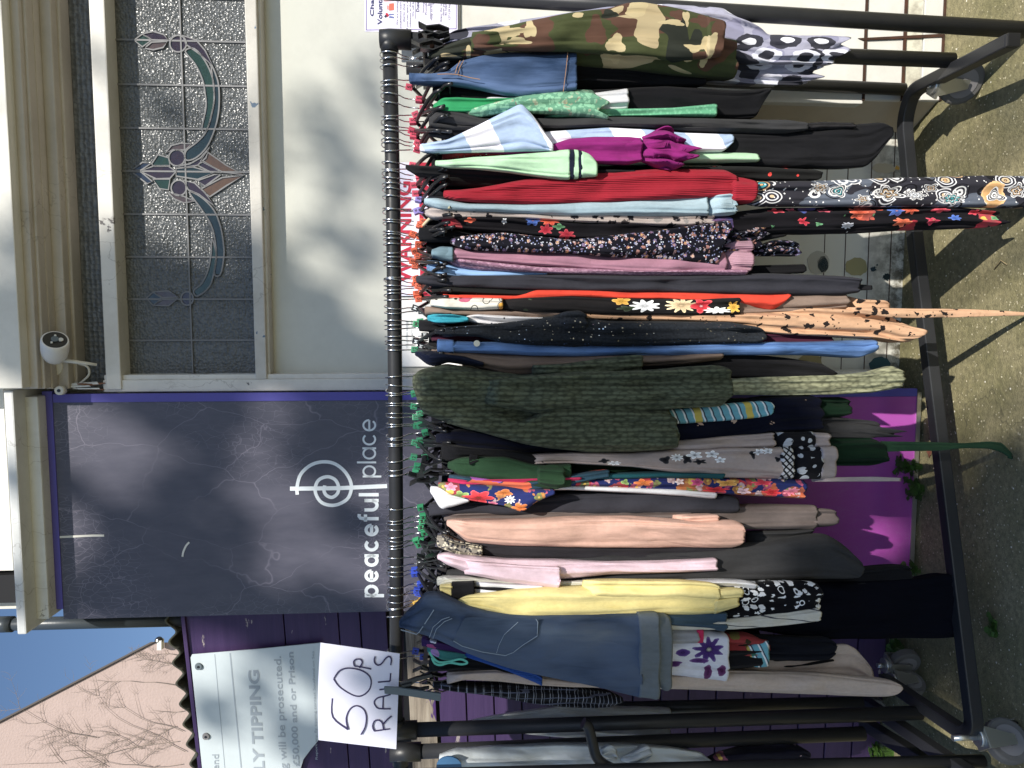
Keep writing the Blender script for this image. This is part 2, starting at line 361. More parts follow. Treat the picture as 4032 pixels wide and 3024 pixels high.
# hoarding: printed vinyl running from dark slate violet to magenta, hairline cracks
b = NB('printed_board'); sx = b.n('SeparateXYZ'); b.l(b.tc, sx.inputs[0])
g = b.ramp(sx.outputs[2], [(.18, C('b838b4')), (.45, C('a434a6')), (.75, C('50407c')), (1.15, C('3c3e50')), (1.6, C('484958'))])
f, _ = b.noise(1.6, 4); c = b.mix(b.math('MULTIPLY', f, .45), g, C('2c2a38'))
f1, _ = b.noise(2.4, 3, .5, b.map(loc=(4, 2, 7)))
for sc_, thr, w_ in ((34, .40, .030), (15, .45, .016), (3.2, .3, .005)):
    fd_, nc = b.noise(7, 3); vm = b.n('VectorMath', operation='MULTIPLY_ADD'); b.l(nc, vm.inputs[0]); vm.inputs[1].default_value = (.09,) * 3; b.l(b.map((1.6, 1, .8)), vm.inputs[2])
    v = b.vor(sc_, vm.outputs[0], feature='DISTANCE_TO_EDGE'); k = b.ramp(v.outputs[0], [(0, 1.0), (w_, 0.0)])
    k = b.math('MULTIPLY', b.math('MULTIPLY', k, .30), b.ramp(f1, [(thr, 0.0), (thr + .12, 1.0)])); k = b.math('MULTIPLY', k, b.ramp(sx.outputs[2], [(.7, .25), (1.5, 1.0)])); c = b.mix(k, c, C('a79fb2'))
f4, _ = b.noise(45, 4, .6, b.map((1, 1, .3))); c = b.mix(b.math('MULTIPLY', f4, .16), c, C('9a94a4'))
M['board'] = b.done(c, .42, .4)
# glass
def glass(name, sc, st, col=(.035, .045, .055), big=None):
    b = NB(name); v = b.vor(sc, b.map((1, 1, 1)), .3 if name[0] == 'h' else .8); n_, _ = b.noise(sc * .55, 3, .6); b.bump(v.outputs[0], st, .005); b.bump(n_, st * .9, .006)
    f, _ = b.noise(3.5, 3); c = b.mix(f, col, tuple(x * 2.2 for x in col)); f5, _ = b.noise(sc * .7, 2); c = b.mix(b.ramp(f5, [(.35, 0.0), (.7, .5)]), c, tuple(x * 3.0 for x in col))
    return b.done(c, .21, .45)
M['glass'] = glass('textured_glass', 120, .7, (.050, .053, .055))
M['hammer'] = glass('hammered_glass', 68, 1.0, (.05, .053, .055))
def tint(name, col):
    b = NB(name); n_, _ = b.noise(60, 3); b.bump(n_, .35, .004); c = b.mix(n_, col, tuple(x * .5 for x in col)); return b.done(c, .12, .8)
M['g_green'] = tint('green_glass', (.014, .042, .022)); M['g_purple'] = tint('purple_glass', (.03, .014, .022)); M['g_teal'] = tint('teal_glass', (.010, .024, .022))
M['g_blue'] = tint('blue_glass', (.02, .03, .055)); M['g_amber'] = tint('amber_glass', (.12, .065, .03)); M['g_pink'] = tint('pinkish_glass', (.09, .06, .052))
# ground
b = NB('mossy_concrete'); f, _ = b.noise(3, 6, .65); f2, _ = b.noise(55, 5, .75); f3, _ = b.noise(210, 3)
c = b.mix(b.ramp(f, [(.4, 0.0), (.62, 1.0)]), C('a39871'), C('868057')); c = b.mix(b.math('MULTIPLY', b.ramp(f2, [(.35, 0.0), (.68, 1.0)]), .75), c, C('5a5740'))
v = b.vor(70); c = b.mix(b.math('MULTIPLY', b.math('LESS_THAN', v.outputs[0], .20), b.math('GREATER_THAN', f2, .50)), c, C('c9bf9d'))
v2 = b.vor(19); c = b.mix(b.math('LESS_THAN', v2.outputs[0], .055), c, C('e3ddcb'))
f6, _ = b.noise(1.1, 4, .6, b.map(loc=(5, 1, 0))); c = b.mix(b.ramp(f6, [(.5, 0.0), (.62, .35)]), c, C('5f6352'))
_, nc = b.noise(4, 4); vm = b.n('VectorMath', operation='MULTIPLY_ADD'); b.l(nc, vm.inputs[0]); vm.inputs[1].default_value = (.5,) * 3; b.l(b.tc, vm.inputs[2])
v3 = b.vor(.9, vm.outputs[0], feature='DISTANCE_TO_EDGE'); k = b.math('MULTIPLY', b.ramp(v3.outputs[0], [(0, 1.0), (.004, 0.0)]), .5); c = b.mix(k, c, (.05, .05, .04)); b.bump(k, -.5, .01)
b.bump(f2, .6, .008); b.bump(f3, .5, .004); M['ground'] = b.done(c, .92, .2)
b = NB('base_plaster'); f, _ = b.noise(22, 5, .7); sx = b.n('SeparateXYZ'); b.l(b.tc, sx.inputs[0])
low = b.ramp(sx.outputs[2], [(0.0, 1.0), (.16, 0.0)]); c = b.mix(b.math('MULTIPLY', f, .1), C('dcdad0'), C('8f8d80')); c = b.mix(b.math('MULTIPLY', low, b.ramp(f, [(.38, 0.0), (.6, 1.0)])), c, C('4c4636'))
f3, _ = b.noise(9, 4, .6, b.map(loc=(2, 2, 2))); c = b.mix(b.ramp(f3, [(.70, 0.0), (.71, 1.0)]), c, C('34454c')); b.bump(f3, .2, .004)
M['base'] = b.done(c, .55)
b = NB('base_beige'); f, _ = b.noise(8, 5, .7); c = b.mix(f, C('cdbfa9'), C('b3a389')); c = b.mix(b.ramp(f, [(.70, 0.0), (.71, 1.0)]), c, C('30403f')); M['beige'] = b.done(c, .6)
M['rust'] = paint('stained_plaster', C('d8d5c0'), dirt=C('4b2c1c'), amt=.9, sc=13, rough=.7)
M['rustmetal'] = paint('rusty_iron', C('3a2a20'), dirt=C('6b3a22'), amt=.6, sc=20, rough=.8)
M['moss'] = plain('weed_leaf', C('5c8a2a', .55), .6)

# ================================================================ ground
me = bmesh.new(); bmesh.ops.create_grid(me, x_segments=2, y_segments=2, size=60)
tag(new('pavement', me, M['ground']), kind='structure')

# ================================================================ shop front
def beam(bm, X0, X1, Yr, Ya, Yb, d, t, mi=0, Ym=None):
    z1 = P(X0, Yr, d).z; z0 = P(X1, Yr, d).z; Xm = (X0 + X1) / 2
    xa = P(Xm, Ya, d).x; xb = P(Xm, Yb, d).x
    dd = d[0] if isinstance(d, tuple) else d; k = d[1] if isinstance(d, tuple) else K
    pts = [Vector((x, dd - k * x, z)) for x, z in ((xa, z1), (xa, z0), (xb, z0), (xb, z1))]
    poly_slab(bm, pts, -NW * t, mi)
def part(name, mats, parent, fn, bev=0, smooth=False, label=None):
    bm = bmesh.new(); fn(bm); clean(bm, bev); o = new(name, bm, mats, parent, smooth=smooth)
    if label: o['label'] = label
    return o
shop = empty('shop_building', P(3600, 600, 2.6) * 1.0, 'white painted shop front with old timber mouldings behind the clothes rail', 'building')
shop.location.z = 0
def f(bm):   # solid wall behind everything, the recessed stall riser
    beam(bm, -1500, 3700, 600, -1100, 2372, 2.572, .35)
    beam(bm, -1500, 12, 1545, 1535, 2262, 2.45, .12)
part('wall', M['base'], shop, f)
part('upper_fascia', M['white'], shop, lambda bm: beam(bm, -900, 4, 0, -1100, 1533, 2.285, .285), .003)
part('moulding', M['mould'], shop, lambda bm: (beam(bm, 0, 70, 0, -1100, 1532, 2.325, .25), beam(bm, 40, 98, 0, -1100, 1532, 2.345, .23), beam(bm, 98, 128, 0, -1100, 1532, 2.38, .19), beam(bm, 120, 196, 0, -1100, 1532, 2.415, .155), beam(bm, 196, 232, 0, -1100, 1530, 2.448, .12)), .004)
part('panel', M['panel'], shop, lambda bm: beam(bm, 1005, 1795, 0, -1100, 1500, 2.50, .07))
part('pillar', [M['white'], M['rust']], shop, lambda bm: (beam(bm, 1812, 3412, 0, -1100, 395, 2.405, .17, 0), beam(bm, 3416, 3568, 0, -1100, 395, 2.407, .165, 0), beam(bm, 3572, 3640, 0, -1100, 395, 2.407, .165, 1), beam(bm, 3644, 3745, 0, -1100, 395, 2.404, .168, 0)), .003, label='sunlit white pillar base with stained joints')
part('reveal', M['beige'], shop, lambda bm: poly_slab(bm, [P(1812, 398, 2.42), P(3718, 398, 2.42), P(3640, 520, 2.566), P(1812, 520, 2.566)], Vector((.05, .05, 0))))
part('ledge', M['frame'], shop, lambda bm: beam(bm, 1796, 1812, 0, -1100, 1500, 2.40, .17), .003)
part('plinth_joint', M['rustmetal'], shop, lambda bm: (beam(bm, 3410, 3420, 0, -1100, 395, 2.401, .01), beam(bm, 3566, 3576, 0, -1100, 395, 2.401, .01), slab(bm, [(3380, 150), (3398, 158), (3720, 145), (3720, 132)], 2.400, .01), beam(bm, 3722, 3752, 0, -1100, 395, 2.395, .012)))
def patch(cx, cy, r, col, ry=None, lab=None):
    m = plain('patch_%d' % cx, col, .7); pts = [(x + random.uniform(-3, 3), y + random.uniform(-3, 3)) for x, y in circ(cx, cy, r, n=22, ry=ry)]
    part('paint_patch', m, shop, lambda bm: slab(bm, pts, 2.570, .003), label=lab)
patch(3222, 1035, 44, C('b9b6ac'), 46, 'round scar of pale plaster'); patch(3240, 1040, 22, C('2d4048'), 32); patch(3372, 1050, 44, C('a59c6c'), 36, 'round olive paint patch'); patch(3492, 1090, 14, C('22343a'))
patch(3465, 1440, 42, C('2c5560'), 36, 'round teal paint patch'); patch(3190, 1422, 46, C('a3966c'), 30); patch(3475, 900, 8, C('33506a')); patch(3440, 1060, 10, C('2b4350'))
patch(3455, 445, 30, C('6d6456'), 50); patch(3510, 405, 26, C('27403e'), 18); patch(3140, 415, 9, C('27383c')); patch(3480, 662, 46, C('bdb49c'), 20); patch(3533, 660, 8, C('d8a42c'))
part('groove', M['rustmetal'], shop, lambda bm: [beam(bm, X, X + 3, 900, 460, 1540, 2.5705, .004) for X in (3248, 3330, 3422, 3510)])
def f(bm):   # timber bars round the glass
    beam(bm, 348, 410, 0, -1100, 1535, 2.43, .10)
part('transom', M['frame'], shop, f, .004)
part('sill_rail', M['frameblue'], shop, lambda bm: (beam(bm, 962, 1008, 0, -1100, 1494, 2.437, .09), beam(bm, 1010, 1024, 0, -1100, 1494, 2.452, .07)), .003)
def f(bm):
    x0 = P(1000, 1494, 2.437).x; x1 = P(1000, 1540, 2.437).x
    for (z0, z1, dd, xa, xb) in ((P(3560, 1500, 2.437).z, P(405, 1500, 2.437).z, 2.437, x0, x1), (P(3560, 1500, 2.437).z, P(405, 1500, 2.437).z, 2.445, x0 + .016, x0)):
        poly_slab(bm, [Vector((x, dd - K * x, z)) for x, z in ((xa, z1), (xa, z0), (xb, z0), (xb, z1))], -NW * .09)
part('stile', M['frame'], shop, f, .003)
# stained glass window
win = part('stained_glass_window', M['glass'], shop, lambda bm: beam(bm, 405, 965, 0, -1100, 1496, 2.50, .01))
part('pane', M['hammer'], win, lambda bm: beam(bm, 228, 350, 0, -1100, 1534, 2.502, .01), label='narrow strip of hammered glass')
A = lambda x, y: (x / 1.659, y / 1.659)
def pane(pts, m, off=(0, 0)):
    pp = [(A(x, y)[0] + off[0], A(x, y)[1] + off[1]) for x, y in pts]
    part('coloured_pane', M[m], win, lambda bm: slab(bm, pp, 2.497, .002)); return pp
leads = []
for m, pts in (('g_green', [(875, 262), (930, 222), (990, 262), (930, 305)]), ('g_purple', [(930, 220), (1000, 205), (1070, 225), (1100, 265), (990, 260), (960, 240)]),
               ('g_pink', [(960, 300), (990, 275), (1095, 270), (1065, 310), (1000, 325), (945, 315)]), ('g_purple', circ(1163, 285, 54, n=14)),
               ('g_purple', [(1190, 231), (1280, 260), (1340, 330), (1390, 430), (1300, 350), (1215, 290)]),
               ('g_green', [(1210, 335), (1270, 318), (1340, 400), (1385, 500), (1398, 600), (1392, 700), (1350, 850), (1318, 840), (1345, 700), (1338, 600), (1322, 520), (1275, 420)]),
               ('g_teal', [(1380, 430), (1420, 520), (1432, 620), (1426, 740), (1400, 850), (1350, 960), (1280, 1030), (1215, 1045), (1215, 985), (1290, 925), (1350, 850), (1392, 700), (1398, 600)]),
               ('g_purple', circ(1155, 1030, 53, n=14)), ('g_purple', [(1160, 1085), (1240, 1070), (1310, 1030), (1370, 960), (1345, 1030), (1290, 1080), (1200, 1095)]),
               ('g_amber', [(1350, 990), (1480, 1080), (1590, 1142), (1450, 1122), (1310, 1050)]), ('g_amber', [(1310, 1235), (1450, 1160), (1590, 1146), (1480, 1212), (1370, 1285)]),
               ('g_purple', [(915, 1118), (1000, 1085), (1100, 1085), (1150, 1120), (1110, 1165), (1020, 1168)]), ('g_teal', [(1150, 1100), (1260, 1090), (1390, 1130), (1290, 1172), (1150, 1150)]),
               ('g_blue', [(868, 1105), (930, 1060), (985, 1068), (920, 1112)]), ('g_blue', [(868, 1128), (920, 1122), (995, 1185), (960, 1200)]),
               ('g_green', [(990, 1070), (1030, 1010), (1100, 1030), (1110, 1082), (1000, 1083)]), ('g_green', [(1000, 1170), (1110, 1170), (1100, 1240), (1040, 1232)]),
               ('g_purple', [(1290, 1080), (1330, 1055), (1440, 1120), (1380, 1126)]), ('g_purple', [(1290, 1180), (1400, 1140), (1440, 1142), (1340, 1215)]),
               ('g_pink', [(1080, 1000), (1120, 950), (1180, 935), (1250, 940), (1210, 980), (1130, 978)]), ('g_pink', [(1090, 1250), (1140, 1300), (1200, 1325), (1270, 1315), (1200, 1282), (1130, 1265)]),
               ('g_purple', circ(1168, 1227, 50, n=14)), ('g_purple', [(1200, 1178), (1270, 1195), (1340, 1260), (1395, 1340), (1300, 1270), (1230, 1240)]),
               ('g_teal', [(1235, 1255), (1310, 1285), (1395, 1370), (1440, 1480), (1460, 1600), (1462, 1680), (1440, 1790), (1400, 1790), (1412, 1660), (1390, 1500), (1325, 1380)]),
               ('g_green', [(1385, 1560), (1412, 1660), (1400, 1760), (1370, 1868), (1290, 1934), (1265, 1899), (1320, 1849), (1360, 1759), (1378, 1659)]),
               ('g_purple', circ(1222, 1950, 40, n=12, ry=44)), ('g_teal', [(955, 1948), (1000, 1908), (1060, 1950), (1000, 1995)]), ('g_pink', [(1000, 1906), (1100, 1900), (1165, 1940), (1060, 1945)]), ('g_pink', [(1000, 1995), (1060, 1955), (1165, 1950), (1100, 1998)])):
    leads.append(pane(pts, m))
def f(bm):
    for pp in leads: ribbon(bm, smoothpts(pp, 4, True) if len(pp) > 8 else pp, 5.5, 2.494, .004, closed=True)
    beam(bm, 703, 709, 0, -1100, 1492, 2.4945, .006)
    for Y in (-180, -10, 160, 335, 506, 675, 844, 1012, 1178, 1340):
        x = P(700, Y, 2.495).x; z1 = P(405, 0, 2.495).z; z0 = P(962, 0, 2.495).z; w = .0026
        poly_slab(bm, [Vector((xx, 2.495 - K * xx, z)) for xx, z in ((x + w, z1), (x + w, z0), (x - w, z0), (x - w, z1))], -NW * .006)
part('lead_came', M['lead'], win, f)
# cornice over the board
cor = part('cornice', M['cornice'], shop, lambda bm: (beam(bm, 13, 51, 1545, 1538, 2500, 2.318, .25), beam(bm, 45, 62, 1545, 1545, 2480, 2.352, .2), beam(bm, 62, 146, 1545, 1562, 2440, 2.378, .19)), .005, label='weathered white ledge over the dark board')
part('window', M['dark'], shop, lambda bm: beam(bm, -400, 75, 2300, 2268, 2378, 2.47, .1))
def f(bm):
    p = P(600, 2444, 2.55); z1 = P(-300, 2440, 2.55).z; z0 = P(760, 2440, 2.55).z; q = Vector((p.x, p.y, 0))
    tube(bm, [q + Vector((0, 0, z0)), q + Vector((0, 0, z1))], .021, 16); zz = P(50, 2440, 2.55).z; tube(bm, [q + Vector((0, 0, zz)), q + Vector((0, 0, zz + .05))], .026, 16)
bm = bmesh.new(); f(bm); clean(bm); pp_ = new('drainpipe', bm, M['pipe'], loc=P(700, 2442, 2.55)); tag(pp_, 'dark grey drainpipe running up beside the dark printed board', 'drainpipe')
# small round bell cover by the camera
o = empty('security_camera', P(213, 1441, 2.42), 'white round security camera fixed to the moulding above the board', 'camera')
def f(bm):
    c0 = P(213, 1443, 2.42); tube(bm, [c0, c0 + NW * .012], [.030, .028], 24); tube(bm, [c0 + NW * .01, c0 + NW * .035], [.012, .010], 14)
part('mount', M['white'], o, f, smooth=False)
def f(bm):
    a = P(214, 1412, 2.36); e = P(217, 1338, 2.31); ax = (e - a); n = 9; pts = []; rr = []
    for i, (t, r) in enumerate(((-.06, .004), (-.03, .018), (.05, .027), (.25, .034), (.5, .037), (.8, .0375), (.97, .036), (1.0, .034))): pts.append(a + ax * t); rr.append(r)
    tube(bm, pts, rr, 28)
part('body', plain('camera_white', C('dedbd8'), .35), o, f)
def f(bm):
    a = P(214, 1412, 2.36); e = P(217, 1338, 2.31); ax = (e - a); tube(bm, [a + ax * 1.0, a + ax * 1.012], [.0315, .0305], 28)
part('face', M['plastic'], o, f)
def f(bm):
    a = P(214, 1412, 2.36); e = P(217, 1338, 2.31); ax = (e - a).normalized(); s1 = Vector((0, 0, -1)); s1 = (s1 - ax * s1.dot(ax)).normalized(); s2 = ax.cross(s1); c0 = e + ax * .001
    for s, t, r in ((.014, .003, .0065), (-.004, .013, .003), (-.004, -.016, .003)): c = c0 + s1 * s + s2 * t; tube(bm, [c, c + ax * .004], r, 14)
part('sensor', M['white'], o, f)
part('lens', M['greyplastic'], o, lambda bm: (lambda c0: tube(bm, [c0, c0 + (P(217, 1338, 2.31) - P(214, 1412, 2.36)).normalized() * .004], .010, 18))(P(216, 1337, 2.309)))
part('aerial', M['white'], o, lambda bm: tube(bm, [P(243, 1418, 2.36), P(300, 1425, 2.37), P(381, 1436, 2.385)], [.006, .0055, .004], 10))
part('cable', M['white'], o, lambda bm: tube(bm, [P(x, y, 2.44) for x, y in smoothpts([(310, 1432), (345, 1445), (350, 1475), (320, 1505), (285, 1525)])], .0035, 8))
bm = bmesh.new(); c0 = P(244, 1536, 2.40); tube(bm, [c0, c0 + NW * .018], [.015, .013], 20); tube(bm, [c0 + NW * .018, c0 + NW * .020], [.005, .005], 10, 1); clean(bm)
tag(new('door_bell', bm, [M['white'], M['plastic']], loc=c0), 'small white round bell push at the corner of the ledge above the board', 'bell')
bm = bmesh.new()
rs = random.Random(3)
for i in range(9):
    a = (rs.uniform(255, 330), rs.uniform(1508, 1530)); e = (a[0] + rs.uniform(60, 110), a[1] + rs.uniform(-14, 8)); slab(bm, [a, (e[0], e[1] - 2), (e[0] + 5, e[1] + 3), (a[0] + 4, a[1] + 6)], 2.425 + i * .001, .003, i % 2)
clean(bm); new('paint_flake', bm, [M['cornice'], plain('bare_wood', C('7a5038'), .8)], shop)

# ================================================================ the printed board
brd = empty('printed_board', P(3600, 2000, 2.43), 'tall dark violet board fading to magenta at its foot, lettered peaceful place', 'sign'); brd.location.z = 0
def f(bm): beam(bm, 206, 3612, 1580, 1573, 2398, 2.425, .02)
part('panel', M['board'], brd, f)
part('frame', M['violet'], brd, lambda bm: (beam(bm, 166, 206, 1580, 1541, 2400, 2.4215, .03), beam(bm, 206, 3612, 1541, 1541, 1573, 2.4215, .02)), .001, label='violet edging, bare at the top and right')
part('trim', M['zinc'], brd, lambda bm: beam(bm, 3612, 3628, 1580, 1545, 2398, 2.42, .02))
part('scratch', M['white'], brd, lambda bm: ribbon(bm, [(215, 2116), (300, 2112), (365, 2109), (410, 2109)], 8, 2.4235), label='long straight scratch showing the white backing')
part('scratch', M['white'], brd, lambda bm: ribbon(bm, smoothpts([(718, 2192), (722, 2172), (732, 2150), (745, 2135)]), 7, 2.4235), label='short curved tear showing the white backing')
# lettering: single strokes on a 56 px x-height, x runs with the reading direction (towards smaller Y)
def letter(ch, y0, xb, h, w, bold):
    """list of strokes for a round grotesque letter; y0 = start (larger Y), xb = baseline X"""
    r = h / 2 - bold / 2; cx = xb - h / 2; S = []
    def T(u, v): return (xb - v, y0 - u)           # u along reading, v up
    def ring(u, a0, a1, n=22, rx=None): rx = rx or r; return [T(u + rx * math.cos(R(a0 + (a1 - a0) * i / n)), h / 2 + r * math.sin(R(a0 + (a1 - a0) * i / n))) for i in range(n + 1)]
    u0 = w / 2; rx = w / 2 - bold / 2
    if ch in 'ac': pass
    if ch == 'p': S = [ring(u0, 0, 360, rx=rx), [T(bold / 2, h * .98), T(bold / 2, -h * .38)]]
    if ch == 'e': S = [ring(u0, 0, 322, rx=rx), [T(bold / 2, h / 2), T(w - bold * .5, h / 2)]]
    if ch == 'a': S = [ring(u0, 0, 360, rx=rx), [T(w - bold / 2, h), T(w - bold / 2, 0)]]
    if ch == 'c': S = [ring(u0, 42, 318, rx=rx)]
    if ch == 'f': S = [[T(w * .35, 0), T(w * .35, h * 1.05), T(w * .45, h * 1.3), T(w * .68, h * 1.38), T(w * 1.0, h * 1.36)], [T(-w * .05, h * .93), T(w * .95, h * .93)]]
    if ch == 'u': S = [[T(bold / 2, h)] + [T(w / 2 + rx * math.cos(R(180 + 180 * i / 12)), r + bold / 2 + r * math.sin(R(180 + 180 * i / 12))) for i in range(13)] + [T(w - bold / 2, h)], [T(w - bold / 2, h), T(w - bold / 2, 0)]]
    if ch == 'l': S = [[T(bold / 2, h * 1.40), T(bold / 2, 0)]]
    return S
def word(bm, s, ys, xb, h, wd, bold, gap):
    y = ys
    for ch in s:
        w = {'f': wd * .55, 'l': bold}.get(ch, wd)
        for st in letter(ch, y, xb, h, w, bold): ribbon(bm, st, bold, 2.4238, .001)
        y -= w + gap
def f(bm):
    word(bm, 'peaceful', 2352, 1491, 56, 50, 13.0, 10)
part('lettering', M['letter'], brd, f)
part('lettering', M['letter'], brd, lambda bm: word(bm, 'place', 1880, 1481, 54, 48, 7.5, 7.5))
B = lambda x, y: (1000 + x / 1.659, 1000 + y / 1.659)
def f(bm):
    ribbon(bm, [B(235, 1533), B(300, 1533), B(560, 1530), B(870, 1516)], 16, 2.4236)
    ribbon(bm, [B(x, y) for x, y in smoothpts([(283, 1572), (282, 1520), (305, 1440), (370, 1380), (450, 1358), (530, 1372), (600, 1430), (636, 1510), (618, 1590), (560, 1632), (500, 1642), (440, 1622), (405, 1570), (402, 1520), (425, 1475), (480, 1455), (530, 1475), (552, 1520), (545, 1565), (510, 1590), (475, 1578), (458, 1550), (462, 1512)], 5)], 13, 2.4234)
part('emblem', M['letter'], brd, f, label='pale spiral emblem crossed by a long bar')

# ================================================================ notices behind the rail
nt_ = empty('warning_sign', P(1650, 900, 2.49), 'white notice with WARNING in red capitals above a red band, behind the hangers', 'sign')
part('panel', M['notice'], nt_, lambda bm: beam(bm, 1555, 1652, 900, 640, 1165, 2.49, .004))
part('band', M['red'], nt_, lambda bm: beam(bm, 1652, 1760, 900, 640, 1165, 2.4885, .006))
part('lettering', M['red'], nt_, lambda bm: text_fit(bm, 'WARNING', 1116, 714, 1560, 1620, 2.4895, bold=.03))
part('lettering', M['notice'], nt_, lambda bm: text_fit(bm, 'CCTV', 1050, 700, 1668, 1720, 2.488, bold=.02), label='white capitals on the red band')
vn = empty('volunteer_notice', P(1700, 1300, 2.488), 'white paper notice with small grey capitals asking for volunteers', 'notice')
part('sheet', plain('bright_paper', C('eeedea'), .5), vn, lambda bm: beam(bm, 1560, 2300, 1300, 1172, 1442, 2.488, .003))
part('lettering', M['textgrey'], vn, lambda bm: (text_fit(bm, 'VOLUNTEERS NEEDED', 1372, 1262, 1598, 1606, 2.487), text_fit(bm, 'CHARITY SHOP', 1345, 1262, 1618, 1625, 2.487)))
po = empty('charity_poster', P(1700, 60, 2.39), 'lilac laminated charity volunteers poster beside the top of the right rail post', 'poster')
part('sheet', M['notice'], po, lambda bm: beam(bm, 1436, 1802, 100, -420, 128, 2.39, .003))
def f(bm):
    for pts in ([(1442, 118), (1796, 113)], [(1796, 113), (1796, -420)], [(1442, 118), (1442, -420)]): ribbon(bm, pts, 2.5, 2.3894, .001)
part('border', plain('violet_line', C('6c55a8'), .5), po, f)
def f(bm):
    text_fit(bm, 'Charity Shop', 64, -150, 1457, 1476, 2.3894, bold=.02); text_fit(bm, 'Volunteers Needed', 97, -180, 1486, 1505, 2.3894, bold=.02)
part('lettering', M['textnavy'], po, f)
def f(bm):
    L_ = [('We are looking for volunteers to join our', 99, 1564), ('established team and help at our local', 110, 1577), ('charity shop in North Street', 87, 1590), ('If you can spare a few hours to help please call', 117, 1603), ('volunteer at the peaceful place', 109, 1615), ('We will be happy to hear from you', 66, 1626),
          ('Sorting & steaming', 50, 1667), ('Providing great service', 57, 1677), ('Stock rooms', 24, 1687), ('Help to keep the shop tidy and clean', 79, 1699), ('Enjoy the opportunity to', 84, 1736), ('Meet people and', 60, 1746), ('Be helping your community', 60, 1755), ('127-129 North Avenue, Southend', 78, 1769)]
    for s, y, x in L_: text_fit(bm, s, y, y - len(s) * 6.2, x - 4, x + 5, 2.3894)
    text_fit(bm, 'Duties Of', 46, -30, 1638, 1650, 2.3894, bold=.01); text_fit(bm, 'You', 19, -20, 1704, 1714, 2.3894)
    for x in (1635, 1695): ribbon(bm, [(x, 74), (x, -250)], 1.5, 2.3894)
part('small_print', plain('print_violet', C('504a7c'), .6), po, f)
def f(bm):   # small figure drawing with a heart box
    slab(bm, [(1532, 42), (1551, 40), (1551, 12), (1532, 14)], 2.3894, .001, 0); slab(bm, [(1518, 62), (1524, 68), (1532, 60), (1524, 50), (1518, 52)], 2.3892, .001, 1); slab(bm, [(1512, 64), (1518, 70), (1526, 62), (1518, 58)], 2.3890, .001, 2)
    slab(bm, [(1531, 70), (1551, 72), (1551, 66), (1534, 62)], 2.3894, .001, 3); slab(bm, [(1531, 60), (1551, 58), (1551, 54), (1531, 54)], 2.3894, .001, 3); slab(bm, [(1522, 36), (1532, 38), (1532, 22), (1522, 20)], 2.3892, .001, 4); slab(bm, [(1512, 6), (1552, 4), (1552, -30), (1512, -30)], 2.3894, .001, 4)
part('drawing', [plain('p_red', C('d8664c'), .6), M['red'], plain('p_dark', C('2a2440'), .6), plain('p_blue', C('6874b0'), .6), plain('p_pink', C('d79a9a'), .6)], po, f)

# ================================================================ purple timber wall, corrugated roof, tipping sign
FD = (2.436, .2)
def sl(X): return .04 - (X - 1820) / 15140
def board(bm, X0, X1, d=FD, t=.02, Ya=2385, Yb=3500, mi=0):
    slab(bm, [(X0, Ya), (X1, Ya), (X1 + sl(X1) * (Yb - Ya), Yb), (X0 + sl(X0) * (Yb - Ya), Yb)], d, t, mi)
fen = empty('timber_wall', P(3560, 2600, FD), 'flaking purple timber board wall to the left of the printed board', 'wall'); fen.location.z = 0
xs = [(706, 722), (722, 1110), (1114, 1326), (1330, 1412), (1417, 1518)] + [(1590, 1697)] + [(1712 + i * 112, 1712 + i * 112 + 106) for i in range(16)]
for i, (a, c_) in enumerate(xs):
    part('board', M['weather'] if a == 1590 else M['purple'], fen, lambda bm: board(bm, a, c_, (FD[0] - (.008 if a == 1590 else 0) - (.012 if i == 0 else 0) - (i % 3) * .0015, .2)), .002, label='bare weathered board with purple remnants' if a == 1590 else None)
part('backing', M['dark'], fen, lambda bm: board(bm, 730, 3590, (FD[0] + .022, .2), .05))
def f(bm):   # corrugated sheet: waves across, running back
    nx = 150; x0 = P(700, 2380, FD).x + .03; x1 = P(800, 3500, FD).x; a = P(672, 2420, FD); e = P(775, 3024, FD)
    rows = []
    for j, dy in enumerate((-.012, 1.6)):
        top = []; bot = []
        for i in range(nx + 1):
            t = i / nx * 1.7; p = a.lerp(e, t); s = t * (a - e).length; w = .0145 * math.sin(s / .076 * 2 * math.pi)
            q = p + Vector((0, dy, w + .004 + (.10 if j else 0))); top.append(bm.verts.new(q)); bot.append(bm.verts.new(q - Vector((0, 0, .008))))
        rows.append((top, bot))
    (t0, b0), (t1, b1) = rows
    for i in range(nx):
        for q in ((t0[i], t0[i + 1], t1[i + 1], t1[i]), (b0[i], b1[i], b1[i + 1], b0[i + 1]), (t0[i], b0[i], b0[i + 1], t0[i + 1])): bm.faces.new(q).smooth = True
bm = bmesh.new(); f(bm); clean(bm); tag(new('corrugated_roof', bm, paint('mossy_sheet', (.05, .05, .045), dirt=C('50502a'), amt=.5, sc=18, rough=.8), loc=P(700, 2600, FD)), 'dark wavy corrugated roof sheet along the top of the purple boards', 'roof')
ft = empty('tipping_sign', P(1250, 2800, FD), 'large faded white fly tipping warning sign screwed to the purple boards', 'sign')
FS = (FD[0] - .022, .2)
part('panel', paint('faded_sign', C('c8d3d8'), dirt=(.4, .42, .42), amt=.2, rough=.4, bump=.05), ft, lambda bm: slab(bm, [(750, 2590), (756, 2577), (1000, 2557), (1264, 2531), (1262, 2850), (1252, 2918), (1225, 2950), (1195, 2990), (1180, 3040), (1180, 3400), (845, 3400), (797, 3040)], FS, .004), .001)
